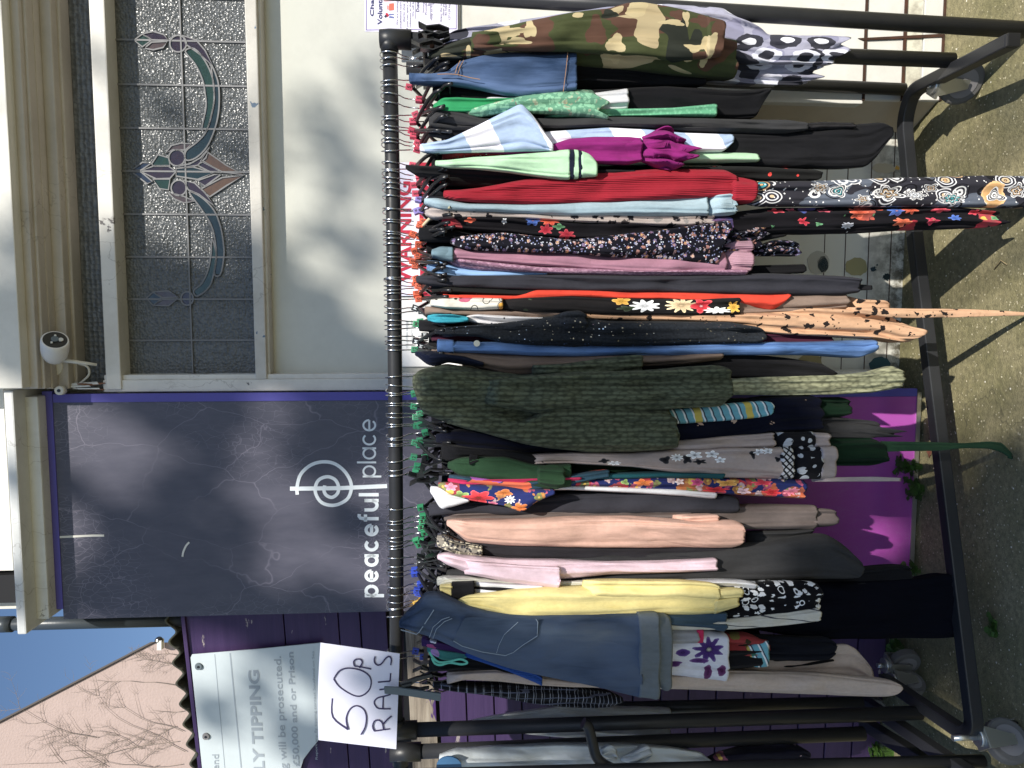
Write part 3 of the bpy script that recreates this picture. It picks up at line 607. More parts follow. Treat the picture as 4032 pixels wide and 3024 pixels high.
part('lettering', M['textgrey'], ft, lambda bm: (text_fit(bm, 'FLY TIPPING', 3068, 2638, 1001, 1046, (FS[0] - .0004, .2), bold=.03, Xtb=976, Xbb=1021),
    text_fit(bm, 'Southend', 3130, 2970, 835, 862, (FS[0] - .0004, .2), bold=.01), text_fit(bm, 'Fly tipping will be prosecuted.', 3210, 2583, 1112, 1152, (FS[0] - .0004, .2), Xtb=1078, Xbb=1115, bold=.01),
    text_fit(bm, 'Fine £50,000 and or Prison', 3110, 2567, 1160, 1190, (FS[0] - .0004, .2), Xtb=1130, Xbb=1160, bold=.02), text_fit(bm, 'Report any fly tipping contact Southend on Sea', 2990, 2563, 1242, 1254, (FS[0] - .0004, .2), Xtb=1227, Xbb=1240)))
part('rule', M['textgrey'], ft, lambda bm: (ribbon(bm, [(845, 2576), (885, 3024)], 2.5, (FS[0] - .0006, .2), .0005), ribbon(bm, [(906, 2572), (950, 3024)], 5, (FS[0] - .0006, .2), .0005)))
for X, Y in ((783, 2623), (812, 2898)):
    def f(bm):
        c0 = P(X, Y, FS); tube(bm, [c0, c0 + NW * .006], [.013, .011], 18, 0); tube(bm, [c0 + NW * .006, c0 + NW * .008], .004, 10, 1)
    part('screw_cap', [M['greyplastic'] if Y < 2700 else M['wheelhub'], M['plastic']], ft, f)

# ================================================================ the pink house behind
HD = (11.0, 0.0)
hs = empty('pink_house', P(1500, 2800, HD), 'pink rendered house gable with dark verge behind the corrugated roof', 'house'); hs.location.z = 0
va = P(600, 2531, HD); vb = P(-500, 3088, HD); bl = P(600, 2531, HD)
part('wall', M['pink'], hs, lambda bm: poly_slab(bm, [va, vb, Vector((vb.x, 11, 0)), Vector((va.x, 11, 0))], Vector((-3.85, 7, 0))))
def f(bm):
    poly_slab(bm, [va + Vector((.03, -.05, -.05)), vb + Vector((-.03, -.05, -.01)), vb + Vector((-.03, -.05, .04)), va + Vector((.03, -.05, 0))], Vector((-3.96, 7.2, 0)))
part('roof', plain('dark_roof', C('5a5350'), .7, bs=30), hs, f)
def f(bm):
    c0 = P(640, 2530, (10.9, 0)); box(bm, c0, .16, .12, .05); bmesh.ops.create_uvsphere(bm, u_segments=10, v_segments=8, radius=.07, matrix=Matrix.Translation(P(628, 2524, (10.9, 0))))
part('gutter_end', [M['white']], hs, lambda bm: box(bm, P(632, 2537, (10.9, 0)), .13, .1, .06)); part('finial', M['plastic'], hs, lambda bm: bmesh.ops.create_uvsphere(bm, u_segments=10, v_segments=8, radius=.055, matrix=Matrix.Translation(P(626, 2522, (10.9, 0)))))
bm = bmesh.new(); rs = random.Random(11)
def vine(x, y, ang, L, r, depth):
    pts = [(x, y)]; n = 7
    for i in range(n):
        ang += rs.uniform(-.22, .22); x += math.cos(ang) * L / n; y += math.sin(ang) * L / n; pts.append((x, y))
        if depth and rs.random() < .6:
            for s in (-1, 1):
                if rs.random() < .6: vine(x, y, ang + s * rs.uniform(.5, .95), L * rs.uniform(.22, .42), r * .6, depth - 1)
    tube(bm, [P(a, c_, (10.97, 0)) for a, c_ in pts], [r * (1 - .7 * i / n) for i in range(n + 1)], 4, caps=False)
for (x, y, a, L) in ((700, 2920, 3.05, 700), (720, 2880, 3.4, 300), (715, 3010, 2.9, 420), (690, 2860, 2.7, 130), (730, 2960, 3.6, 420), (560, 2950, 3.5, 260), (720, 2620, 3.15, 180), (700, 2700, 3.1, 330), (720, 2800, 2.9, 120), (380, 2905, 3.35, 380), (250, 3010, 3.9, 160), (420, 3020, 3.7, 260), (720, 2580, 3.2, 150)): vine(x, y, a, L, .0055, 2)
for i in range(8): vine(rs.uniform(430, 640), rs.uniform(2880, 3020), rs.uniform(-.9, -.5) if i % 2 else rs.uniform(2.2, 3.0), rs.uniform(60, 130), .0045, 1)
clean(bm); tag(new('climbing_plant', bm, plain('dead_vine', C('8a7d73'), .9), loc=P(690, 2900, (10.97, 0))), 'bare dead creeper spreading over the pink gable', 'plant')
# ================================================================ clothes rail
RD = 2.15
def caster(parent, c, yaw, top, r=.055, hub='wheelhub', label=None):
    M_ = Matrix.Rotation(yaw, 3, 'Z'); ax = M_ @ Vector((1, 0, 0)); fw = M_ @ Vector((0, 1, 0))
    def f(bm):
        rings = ((-.014, r * .72), (-.015, r * .9), (-.011, r), (.011, r), (.015, r * .9), (.014, r * .72))
        tube(bm, [c + ax * t for t, _ in rings], [q for _, q in rings], 32, 0)
        tube(bm, [c - ax * .0165, c + ax * .0165], r * .7, 28, 1); tube(bm, [c - ax * .020, c + ax * .020], r * .25, 16, 1); tube(bm, [c - ax * .026, c + ax * .026], r * .1, 8, 1)
    w = part('wheel', [M['rubber'], M[hub]], parent, f, .0015)
    for q_ in w.data.polygons: q_.use_smooth = False
    def g(bm):
        for s in (-1, 1):
            o = ax * (s * .024); a = c + o; t = c + o - fw * .02 + Vector((0, 0, r * 1.12)); t2 = c + o + fw * .035 + Vector((0, 0, r * 1.12))
            poly_slab(bm, [a - fw * .012 - Vector((0, 0, .012)), a + fw * .012 - Vector((0, 0, .012)), t2, t], ax * (.003 * s))
        m = c + fw * .012 + Vector((0, 0, r * 1.14)); box(bm, m, .052, .062, .006, M=M_); tube(bm, [m, m + Vector((0, 0, .012))], .024, 18); tube(bm, [m + Vector((0, 0, .01)), Vector((m.x, m.y, max(top, m.z + .02)))], .008, 10)
    part('bracket', M['zinc'], parent, g)
def upright(bm, a, e, r=.0205): tube(bm, [a, e], r, 24)
rail = empty('clothes_rail', P(3700, 1500, RD), 'long black Z frame clothes rail packed with garments on hangers', 'clothes rail'); rail.location.z = 0
JR = P(1534, 154, RD); JL = P(1562, 2876, RD)
ZB = .14
part('top_bar', M['pole'], rail, lambda bm: tube(bm, [JR, P(1548, 800, RD), P(1556, 1500, RD), P(1561, 2200, RD), JL], .0200, 28))
fr, fl = G(3752, 238, ZB), G(3625, 2806, ZB)
for a, e in ((JR, fr), (JL, fl)):
    part('upright', M['pole'], rail, lambda bm: upright(bm, a, e))
    def f(bm):
        dn = (e - a).normalized(); tube(bm, [a + Vector((0, 0, .026)), a + dn * .0, a + dn * .058], [.024, .0265, .0265], 24); s = -1 if a.x > 0 else 1
        tube(bm, [a, a + UW * s * .034], [.025, .0235], 24)
    part('joint', M['blackmetal'], rail, f)
bpts = [G(X, Y, ZB) for X, Y in ((3985, 160), (3592, 358), (3560, 480), (3606, 971), (3812, 2657), (3838, 2868), (3796, 2888), (3478, 2672))]
part('base_frame', M['blackmetal'], rail, lambda bm: tube(bm, arcpts(bpts, .07, 6), .0175, square=True), .004)
part('end_cap', M['plastic'], rail, lambda bm: tube(bm, [bpts[0], bpts[0] + (bpts[0] - bpts[1]).normalized() * .008], .0165, square=True), .002)
for X, Y in ((3882, 236), (3650, 348), (3726, 2860)): part('bolt', M['zinc'], rail, lambda bm: (lambda p: tube(bm, [p, p + Vector((-.002, -.014, 0))], .009, 6))(G(X, Y, ZB - .012) + Vector((0, -.019, 0))))
caster(rail, G(3782, 322, .062), R(52), ZB, .063)
caster(rail, G(3561, 2607, .05), R(62), ZB, .05)
# the neighbouring rail on the left and the spare posts on the right
nb = empty('clothes_rail', P(3700, 3150, RD), 'second black clothes rail cut off by the left edge, holding white covered clothes', 'clothes rail'); nb.location.z = 0
J2 = P(1578, 2962, RD)
part('top_bar', M['pole'], nb, lambda bm: tube(bm, [J2, P(1585, 3900, RD)], .0205, 24))
part('joint', M['blackmetal'], nb, lambda bm: (tube(bm, [J2 + Vector((0, 0, .030)), J2 - Vector((0, 0, .058))], .0265, 24), tube(bm, [J2, J2 - UW * .036], .024, 24)))
part('upright', M['pole'], nb, lambda bm: upright(bm, J2, P(3400, 2888, RD)))
part('upright', M['pole'], nb, lambda bm: upright(bm, P(1300, 3062, 1.98), P(3872, 2996, 1.98), .0175))
part('upright', M['pole'], nb, lambda bm: upright(bm, P(2262, 2792, 2.36), P(3392, 2766, 2.36), .0200))
part('handle', M['pole'], nb, lambda bm: tube(bm, [P(x, y, 2.0) for x, y in smoothpts([(2296, 2846), (2316, 2862), (2334, 2930), (2352, 2985), (2400, 3022), (2500, 3060)])], .0145, 16))
part('base_frame', M['blackmetal'], nb, lambda bm: (tube(bm, [G(3400, 2845, ZB), G(3660, 3010, ZB), G(3760, 3090, ZB)], .019, square=True), tube(bm, [G(3400, 2760, ZB), G(3690, 2960, ZB), G(3880, 3090, ZB)], .017, square=True)), .003)
caster(nb, G(3962, 2918, .055), R(-55), .20, .058)
caster(nb, G(3588, 2692, .05), R(-35), ZB, .042)
caster(nb, G(3440, 2788, .06), R(80), ZB, .04)
sp = empty('spare_rail_post', P(3700, 60, 1.98), 'tall chipped black rail post standing right of the camouflage jacket, foot out of view', 'rail post'); sp.location.z = 0
part('upright', M['pole'], sp, lambda bm: upright(bm, P(1300, -46, 2.17), P(4032, 118, 2.03), .0215))
part('foot', M['blackmetal'], sp, lambda bm: tube(bm, [G(4150, 20, .03), G(4150, 250, .03)], .019, square=True), .002)
sq = tag(new('spare_rail_post', (lambda bm: (upright(bm, P(1600, 268, 2.34), G(3560, 352, .13), .0185), clean(bm))[1])(bmesh.new()), M['pole'], loc=G(3560, 352, 0)), 'thin black rail post standing behind the rail near the right caster', 'rail post')

# ================================================================ hangers
HMESH = {}
def hmesh(key, fn, mats, smooth=True):
    if key not in HMESH:
        bm = bmesh.new(); fn(bm); bmesh.ops.recalc_face_normals(bm, faces=bm.faces[:]); me = bpy.data.meshes.new(key); bm.to_mesh(me); bm.free()
        for m in mats: me.materials.append(m)
        HMESH[key] = me
    return HMESH[key]
def f_hook(bm):
    pts = [(0, 0, -.050), (0, -.004, -.036), (0, -.016, -.026), (0, -.0255, -.012), (0, -.0275, .002), (0, -.022, .016), (0, -.012, .024), (0, 0, .0265), (0, .012, .024), (0, .022, .015), (0, .0265, .002), (0, .025, -.010)]
    tube(bm, pts, .00165, 8)
def f_arms(bm):
    for s in (-1, 1):
        pts = [(0, 0, -.058), (0, s * .02, -.064), (0, s * .07, -.078), (0, s * .13, -.097), (0, s * .18, -.118), (0, s * .197, -.135)]
        tube(bm, pts, [.0045, .005, .005, .005, .0046, .004], 8)
    tube(bm, [(0, 0, -.045), (0, 0, -.066)], .005, 8); tube(bm, [(0, -.17, -.128), (0, .17, -.128)], .0025, 6)
def f_clip(bm):
    tube(bm, [(0, 0, -.045), (0, 0, -.075)], .005, 8); box(bm, (0, 0, -.08), .009, .30, .012)
    for s in (-1, 1):
        for q in (-1, 1):
            poly_slab(bm, [Vector((q * .004, s * .15 - .014, -.068)), Vector((q * .013, s * .15 - .014, -.048)), Vector((q * .013, s * .15 + .014, -.048)), Vector((q * .004, s * .15 + .014, -.068)), ], Vector((q * .003, 0, -.001)))
            poly_slab(bm, [Vector((q * .004, s * .15 - .014, -.068)), Vector((q * .004, s * .15 + .014, -.068)), Vector((q * .010, s * .15 + .014, -.10)), Vector((q * .002, s * .15 + .014, -.125)), Vector((q * .002, s * .15 - .014, -.125)), Vector((q * .010, s * .15 - .014, -.10))], Vector((q * .003, 0, 0)))
def marker(col, txt):
    mt = plain('marker_' + col, C(col), .4); dk = plain('marker_print', (.03, .02, .02), .6) if col != '26282c' else M['letter']
    def f(bm):
        box(bm, (0, 0, 0), .0165, .013, .0185); clean(bm, .0012)
        if txt:
            me = text_mesh(txt, bold=.01); xs_ = [v.co.x for v in me.vertices]; ys_ = [v.co.y for v in me.vertices]; sc = .0095 / max(max(ys_) - min(ys_), .6 * (max(xs_) - min(xs_)) * 1.0); cx = (max(xs_) + min(xs_)) / 2; cy = (max(ys_) + min(ys_)) / 2
            nv = [bm.verts.new(((v.co.x - cx) * sc, -.0072, (v.co.y - cy) * sc)) for v in me.vertices]
            for p in me.polygons:
                try: bm.faces.new([nv[i] for i in p.vertices]).material_index = 1
                except ValueError: pass
            bpy.data.meshes.remove(me)
    return hmesh('size_marker_%s_%s' % (col, txt), f, [mt, dk])
HK = [220, 238, 265, 322, 347, 383, 416, 458, 482, 497, 512, 527, 557, 573, 594, 645, 666, 687, 702, 729, 753, 781, 823, 835, 868, 883, 916, 928, 943, 964, 992, 1012, 1030, 1045, 1099, 1108, 1127, 1139, 1163, 1181, 1208, 1229, 1265, 1280, 1295, 1325, 1344, 1356, 1377, 1485, 1518, 1539, 1555, 1588, 1600, 1630, 1640, 1669, 1681, 1714, 1732, 1741, 1756, 1805, 1812, 1841, 1862, 1871, 1995, 2037, 2059, 2077, 2108, 2123, 2136, 2151, 2194, 2222, 2247, 2256, 2299, 2327, 2336, 2364, 2380, 2392, 2426, 2562, 2583, 2685]
def mk(Y):
    if Y < 300: return None
    if Y < 760: return ('cf4560', 'S', 'red size S')
    if Y < 850: return ('8a7cc4', '8', 'lilac size 8')
    if Y < 1190: return ('e2613a', '10', 'orange size 10')
    if Y < 1240: return ('26282c', 'M', 'black size M')
    if Y < 1310: return ('2c8f60', 'M', 'green size M')
    if Y < 1360: return ('26282c', 'M', 'black size M')
    if Y < 1900: return ('28855f', '12', 'green size 12')
    if Y < 2160: return ('2a9060', 'M', 'green size M')
    if Y < 2230: return ('26282c', 'M', 'black size M')
    if Y < 2340: return ('3450c4', '14', 'blue size 14')
    if Y < 2430: return ('d9a928', '14', 'yellow')
    if Y < 2600: return ('3450c4', '14', 'blue size 14')
    return None
GN = []                                        # filled below: (Y of the garment's top, short description)
def build_hangers():
    rs = random.Random(5); seen = {}; near = []
    for Y in HK: near.append(min(GN, key=lambda g: abs(g[0] - Y))[1])
    tot = {}
    for i, Y in enumerate(HK): tot[(mk(Y), near[i])] = tot.get((mk(Y), near[i]), 0) + 1
    me_h = hmesh('hook', f_hook, [M['steel']]); me_a = hmesh('arms', f_arms, [M['plastic']]); me_c = hmesh('clip_bar', f_clip, [M['plastic']]); me_cr = None
    for i, Y in enumerate(HK):
        m = mk(Y); key = (m, near[i]); k = seen.get(key, 0); seen[key] = k + 1
        od = ('', 'rightmost', 'second', 'third', 'fourth', 'fifth', 'sixth', 'seventh', 'eighth', 'ninth', 'tenth')[min(k + 1, 10)] + ' ' if tot[key] > 1 else ''
        if tot[key] == 2 and k == 1: od = 'left-hand '
        if tot[key] == 2 and k == 0: od = 'right-hand '
        clip = i in (0, 1, 2, 63, 64, 72, 75, 76, 80, 85, 86, 87, 88, 89)
        lab = '%s%s hanger with %s over the %s' % (od, 'black clip' if clip else ('cream' if Y == 883 else 'black'), (m[2] + ' cube') if m else 'no size cube', near[i])
        p = P(1534 + min(1, (Y - 154) / 1300) * 22 + max(0, Y - 1454) / 1400 * 6, Y, RD)
        e = empty('hanger', p, lab.strip(), 'hanger', 'hangers along the clothes rail')
        e.rotation_euler = (rs.uniform(-.04, .04), rs.uniform(-.10, .10), -K + rs.uniform(-.22, .22) + (.35 if Y > 2390 else 0)); dz = rs.uniform(0, .028) if rs.random() < .7 else rs.uniform(.02, .04)
        for nm, me, off in (('hook', me_h, 0), ('clip_bar' if clip else 'arms', me_c if clip else me_a, -dz)):
            o = bpy.data.objects.new(nm, me); COL.objects.link(o); o.parent = e; o.location = (0, 0, off)
            if Y == 883 and nm == 'arms': o.data = me.copy(); o.data.materials.clear(); o.data.materials.append(M['cream'])
        if dz > .004:
            st = hmesh('stem', lambda bm: tube(bm, [(0, 0, -.092), (0, 0, -.048)], .00165, 6), [M['steel']]); o = bpy.data.objects.new('stem', st); COL.objects.link(o); o.parent = e
        if m:
            o = bpy.data.objects.new('size_marker', marker(m[0], m[1])); COL.objects.link(o); o.parent = e; o.location = (0, -.001, -.050 - dz); o.rotation_euler = (0, rs.uniform(-.35, .35), rs.uniform(-.5, .5))

# ================================================================ cloth
def interp(prof, X):
    for a, c_ in zip(prof, prof[1:]):
        if a[0] <= X <= c_[0]:
            t = (X - a[0]) / max(1e-6, c_[0] - a[0]); return tuple(a[i] + (c_[i] - a[i]) * t for i in range(3))
    return prof[-1] if X > prof[-1][0] else prof[0]
def loft(bm, prof, fd=1.98, dep=.2, fold=.008, lam=.035, skew=.72, seed=0, pad=3, top=.035, N=64, groove=None, hem=.5, lean=0.0, wave=0, mi=0):
    """hanging cloth: closed folded skin whose front follows the outline rows (X, Y right, Y left)"""
    rs = random.Random(seed * 7 + 1); ph = rs.uniform(0, 6.28); ph2 = rs.uniform(0, 6.28)
    X0, X1 = prof[0][0], prof[-1][0]; n = max(6, int((X1 - X0) / 8)); rows = []
    for i in range(n + 1):
        X = X0 + (X1 - X0) * i / n; a = [0, 0, 0]; c_ = 0
        for q in (-1, 0, 1):
            r = interp(prof, min(max(X + q * 9, X0), X1)); a = [a[j] + r[j] for j in range(3)]; c_ += 1
        if X > X1 - 14: a = list(interp(prof, X)); c_ = 1
        rows.append((X, a[1] / c_ - pad, a[2] / c_ + pad))
    W_ = max(abs(r[2] - r[1]) for r in rows) / F * fd; L_ = (X1 - X0) / F * fd
    ng = (0 if L_ < .07 else max(1, min(5, int(W_ / .022)))) if groove is None else groove
    gv = [(-.75 + 1.5 * (i + .5 + rs.uniform(-.3, .3)) / max(1, ng), rs.uniform(0, 99), rs.uniform(.5, 1.0)) for i in range(ng)]
    rings = []
    for i, (X, Ya, Yb) in enumerate(rows):
        t = i / n; s = (X - X0); ent = min(1, s / 70.0) if L_ > .07 else 1.0; out = min(1, (X1 - X) / 26.0)
        d = fd + top * (1 - ent) ** 2 + lean * t
        pa, pb = P(X, Ya, d), P(X, Yb, d); c0 = (pa + pb) / 2; hw = (pa - pb).length / 2
        ax = (pa - pb).normalized(); kx = skew * c0.x / c0.y; dr = Vector((kx, 1, 0)).normalized()
        dp = dep * (.35 + .65 * ent ** .7) * (.8 + .2 * out); ring = []; z = c0.z
        for k in range(N):
            th = 2 * math.pi * k / N; cs, sn = math.cos(th), math.sin(th)
            a = hw * math.copysign(abs(cs) ** .58, cs); b_ = dp / 2 * (1 - math.copysign(abs(sn) ** .42, sn)); fr_ = max(0.0, sn) ** .4
            am = a + .010 * noise.noise((z * 3 + seed, ph, 0))
            w = math.sin(2 * math.pi * am / lam + ph + 1.6 * noise.noise((z * 2.4, seed * 3.1, 1))) + .45 * math.sin(2 * math.pi * am / (lam * .53) + ph2 + 2 * noise.noise((z * 4, seed, 7)))
            b_ += fold * w * fr_ * min(1, .25 + ent) - .25 * fold * fr_
            a *= 1 + .045 * noise.noise((z * 9, seed * 1.7, th * .3)) * out
            b_ += (.006 * noise.noise((a * 26, z * 13, seed)) + .007 * noise.noise((a * 12 + z * 9, z * 5, seed + 9))) * fr_ * min(1, hw / .012)
            cr = noise.noise((am * 22 + seed, z * 4.5 + am * 6, seed * 2.3)); cr2 = noise.noise((am * 34 - z * 10, z * 8, seed * 5.1))
            b_ -= fold * (1.1 * (.35 - abs(cr)) + .7 * (.3 - abs(cr2))) * fr_ * min(1, .3 + ent) * min(1, hw / .015)
            for gf, gp, gd in gv:
                gc = hw * (gf + .45 * noise.noise((z * 2.2, gp, 0))); sg = max(.0022, hw * .06)
                b_ += gd * min(.013, hw * .55) * math.exp(-((am - gc) / sg) ** 2) * max(0.0, .55 + .9 * noise.noise((z * 3.5, gp, 5))) * fr_ * min(1, .2 + ent)
            p = c0 + ax * a + dr * b_
            if wave: p.z += wave * math.sin(am / lam * 6.28 + ph) * (t ** 4)
            ring.append(bm.verts.new(p))
        rings.append(ring)
    for r0, r1 in zip(rings, rings[1:]):
        for k in range(N):
            f_ = bm.faces.new((r0[k], r0[(k + 1) % N], r1[(k + 1) % N], r1[k])); f_.smooth = True; f_.material_index = mi
    # rounded hem turned inwards
    for ring, s in ((rings[0], 1), (rings[-1], -1)):
        c0 = sum((v.co for v in ring), Vector()) / N; in_ = [bm.verts.new(c0 + (v.co - c0) * .55 + Vector((0, 0, (.002 if s > 0 else .012)))) for v in ring]
        for k in range(N):
            f_ = bm.faces.new((ring[k], ring[(k + 1) % N], in_[(k + 1) % N], in_[k])); f_.material_index = mi; f_.smooth = s > 0
        bm.faces.new(in_).material_index = mi
SEED = [0]
def garment(name, label, cat, parts, short=None):
    """parts: (part name, material, rows, options, part label)"""
    allr = [r for p in parts for r in p[2]]; r0 = parts[0][2][0]
    base = P(r0[0], (r0[1] + r0[2]) / 2, parts[0][3].get('fd', 1.98))
    if short: GN.append(((parts[0][2][min(2, len(parts[0][2]) - 1)][1] + parts[0][2][min(2, len(parts[0][2]) - 1)][2]) / 2 if True else 0, short))
    objs = []
    single = len(parts) == 1
    root = None if single else empty(name, base, label, cat, 'clothes hanging on the rail')
    for p in parts:
        SEED[0] += 1; bm = bmesh.new(); o_ = dict(p[3]); mi = 0
        if callable(o_.get('fn')): o_['fn'](bm)
        else: loft(bm, p[2], seed=SEED[0], **o_)
        bmesh.ops.recalc_face_normals(bm, faces=bm.faces[:])
        if single: o = new(name, bm, p[1], loc=base); tag(o, label, cat, 'clothes hanging on the rail')
        else:
            o = new(p[0], bm, p[1], parent=root)
            if len(p) > 4 and p[4]: o['label'] = p[4]
        objs.append(o)
    return objs
# (X, Y, plane or 'g' ground, radius m, distance, leaves)
SHADES = []
def SH(X, Y, d, r, n, t=11.0): SHADES.append((X, Y, d, r * .92, t, n * .62))
# left part of the window and panel
for X, Y, r, n in ((560, 1150, .20, 230), (760, 1250, .24, 330), (900, 1400, .22, 300), (620, 1420, .24, 300), (330, 1350, .16, 160), (1150, 1330, .16, 190), (1320, 1450, .17, 210), (1130, 1180, .10, 70), (1480, 1520, .14, 170), (980, 1100, .12, 90),
  (1330, 1650, .15, 200), (1270, 1800, .10, 90), (700, 1650, .10, 60), (740, 1930, .10, 90), (620, 2120, .15, 190), (860, 2230, .12, 140), (560, 2300, .16, 220), (860, 2380, .14, 170), (1400, 2400, .07, 50), (1380, 2060, .08, 60), (400, 2360, .12, 120),
  (1000, 2480, .18, 280), (1300, 2480, .16, 220), (1240, 2760, .10, 80), (1320, 2980, .14, 120), (1080, 2960, .12, 110), (1450, 2500, .12, 130), (860, 1820, .06, 30), (300, 1900, .06, 35)): SH(X, Y, 2.43, r, n)
# clothes
for X, Y, r, n in ((1850, 1500, .16, 190), (2100, 1540, .20, 300), (2350, 1480, .20, 300), (2600, 1560, .18, 260), (2900, 1640, .16, 220), (2100, 1660, .13, 150), (2500, 1690, .13, 150), (2780, 1800, .12, 120), (3100, 1740, .12, 130), (2250, 1420, .10, 80),
  (1700, 2560, .16, 230), (1900, 2600, .15, 240), (2100, 2700, .18, 330), (2350, 2720, .19, 330), (2600, 2720, .20, 380), (2850, 2680, .20, 380), (2480, 2560, .09, 60), (3100, 2660, .20, 380), (3000, 2540, .14, 200), (1700, 2750, .2, 330), (2100, 2820, .2, 330), (2450, 2850, .18, 260), (2700, 2820, .2, 330), (1750, 2480, .1, 90), (1480, 2740, .14, 120), (3200, 2700, .2, 330), (2950, 2860, .2, 330), (3300, 2420, .2, 330), (3400, 2250, .14, 170)): SH(X, Y, 1.9, r, n)
# ground on the left
for X, Y, r, n in ((3850, 1960, .18, 250), (3950, 2150, .22, 360), (3750, 2200, .18, 250), (3700, 2450, .20, 330), (3900, 2450, .24, 430), (3980, 2700, .20, 330), (4050, 1900, .14, 120), (4100, 2300, .3, 500), (3760, 2650, .14, 130), (3650, 2050, .12, 90), (4150, 2800, .3, 500), (4060, 2600, .2, 300)): SH(X, Y, 'g', r, n)

for X, Y, r, n in ((1150, 420, .10, 22), (1300, 700, .15, 34), (1220, 950, .13, 40), (1420, 250, .10, 20), (480, 300, .09, 14), (860, 520, .09, 16), (750, 880, .12, 40), (40, 500, .12, 50), (20, 900, .12, 60), (30, 1300, .12, 70),
  (900, 1700, .06, 26), (940, 2080, .08, 60)): SH(X, Y, 2.43, r, n)
for X, Y, r, n in ((820, 2800, .08, 40), (1000, 2700, .07, 30)): SH(X, Y, 2.5, r, n)
# ================================================================ fabrics
W1 = (1, 1, 1)
BLK = (.012, .012, .014)
FB = {}
def fb(k, *a, **kw): FB[k] = fab(k, *a, **kw)
fb('black_cloth', BLK, var=.3); fb('black_soft', (.018, .017, .019), weave='knit', var=.3); fb('charcoal', C('34343c'), wr=.35); fb('charcoal2', C('302e33')); fb('navy_black', C('14161f'))
fb('camo', C('4a5030'), [('n', 7.5, .56, 2, C('5e4235'), 3), ('n', 8.0, .60, 2, C('30332c'), 11), ('n', 8.5, .60, 2, C('b9a57c'), 23), ('e', 1.93, [(2345, 128, 40, 60, C('5e4235'), 3, 'flat'), (2665, 62, 28, 28, C('5e4235'), 3, 'flat'), (2765, 85, 46, 26, C('5e4235'), 4, 'flat'), (1890, 160, 34, 28, C('5e4235'), 3, 'flat'), (2740, 168, 40, 40, C('30332c'), 3, 'flat'), (2400, 55, 34, 22, C('30332c'), 3, 'flat'), (2508, 36, 54, 34, C('c4b184'), 2, 'flat'), (2425, 172, 40, 34, C('c4b184'), 3, 'flat'), (2275, 62, 30, 12, C('c4b184'), 2, 'flat'), (2700, 74, 14, 34, C('c4b184'), 3, 'flat'), (2640, 98, 56, 13, C('c4b184'), 3, 'flat'), (2735, 190, 44, 18, C('c4b184'), 3, 'flat'), (2790, 180, 30, 40, C('c4b184'), 3, 'flat'), (2000, 132, 84, 16, C('c4b184'), 3, 'flat'), (2085, 118, 24, 46, C('c4b184'), 3, 'flat'), (2040, 165, 52, 12, C('c4b184'), 3, 'flat'), (1845, 165, 10, 26, C('c4b184'), 0, 'flat')])], wr=.35)
fb('circle_print', C('a9a8bd'), [('v', 19, .47, [C('dcdce8'), C('3c3c46'), C('8d8ca6')], .15, (1, 1, .8)), ('e', 2.04, [(X, Y, 58, 27, C('d9d9e6') if i % 2 else C('3a3a44'), 0, 'flat') for i, (X, Y) in enumerate(((2950, 165), (3020, 215), (3100, 160), (3170, 225), (3230, 165), (3290, 215), (2900, 225), (3060, 290), (3150, 300), (2880, 290)))] + [(X, Y, 30, 13, C('3a3a44') if i % 2 else C('e2e2ec'), 0, 'flat') for i, (X, Y) in enumerate(((2950, 165), (3020, 215), (3100, 160), (3170, 225), (3230, 165), (3290, 215)))])], rough=.6)
fb('denim', C('1e2f47'), [('e', 1.835, [(2330, 2520, 250, 75, C('8b939c'), 0, 'soft'), (2160, 2500, 130, 50, C('7f8c98'), 0, 'soft')])], weave='denim'); fb('denim_dark', C('1e2f45'), weave='denim'); fb('denim_light', C('52749c'), weave='denim'); fb('denim_cuff', C('6b747c'), var=.3, wr=.5)
fb('denim_skirt', C('2b4264'), weave='denim'); fb('green', C('1c9157'), wr=.4); fb('mint', C('7fc09c')); fb('mint_waffle', C('72bd93'), [('r', 120, .4, .9, [C('5aa47c')], W1)], wr=.4)
fb('lace', C('86c19d'), [('fl', 34, .6, [C('a9d4af'), C('9ccba6')], W1, .75), ('r', 90, .5, .9, [C('5f967a')], W1)], wr=.8)
fb('white', C('dedee2'), wr=.35); fb('white_knit', C('dad8cc'), weave='rib'); fb('felt', C('3b3b3d'), weave='plain', var=.4, wr=.3)
fb('blue_check', C('a9bfe0'), [('s', (0, .5, 0), .17, .42, C('e6e4f0'))], wr=.35); fb('magenta', C('8e1a72'), wr=.7); fb('red_sparkle', C('a3242e'), weave='spark')
fb('mint_tee', C('b3dcb4'), wr=.45); fb('navy_trim', C('1c2233')); fb('red_dots', (.012, .012, .012), [('v', 34, .24, [C('e0392f')], 0, W1, .75)])
fb('red_rib', C('a9182e'), weave='rib', wr=.3); fb('pale_blue', C('a7c0cc'), wr=.5)
fb('leopard', C('c6b6ae'), [('v', 55, .42, [C('26242a'), C('3a3334'), C('9a938f')], 1.3, (1, 1, .8), .8)], wr=.5)
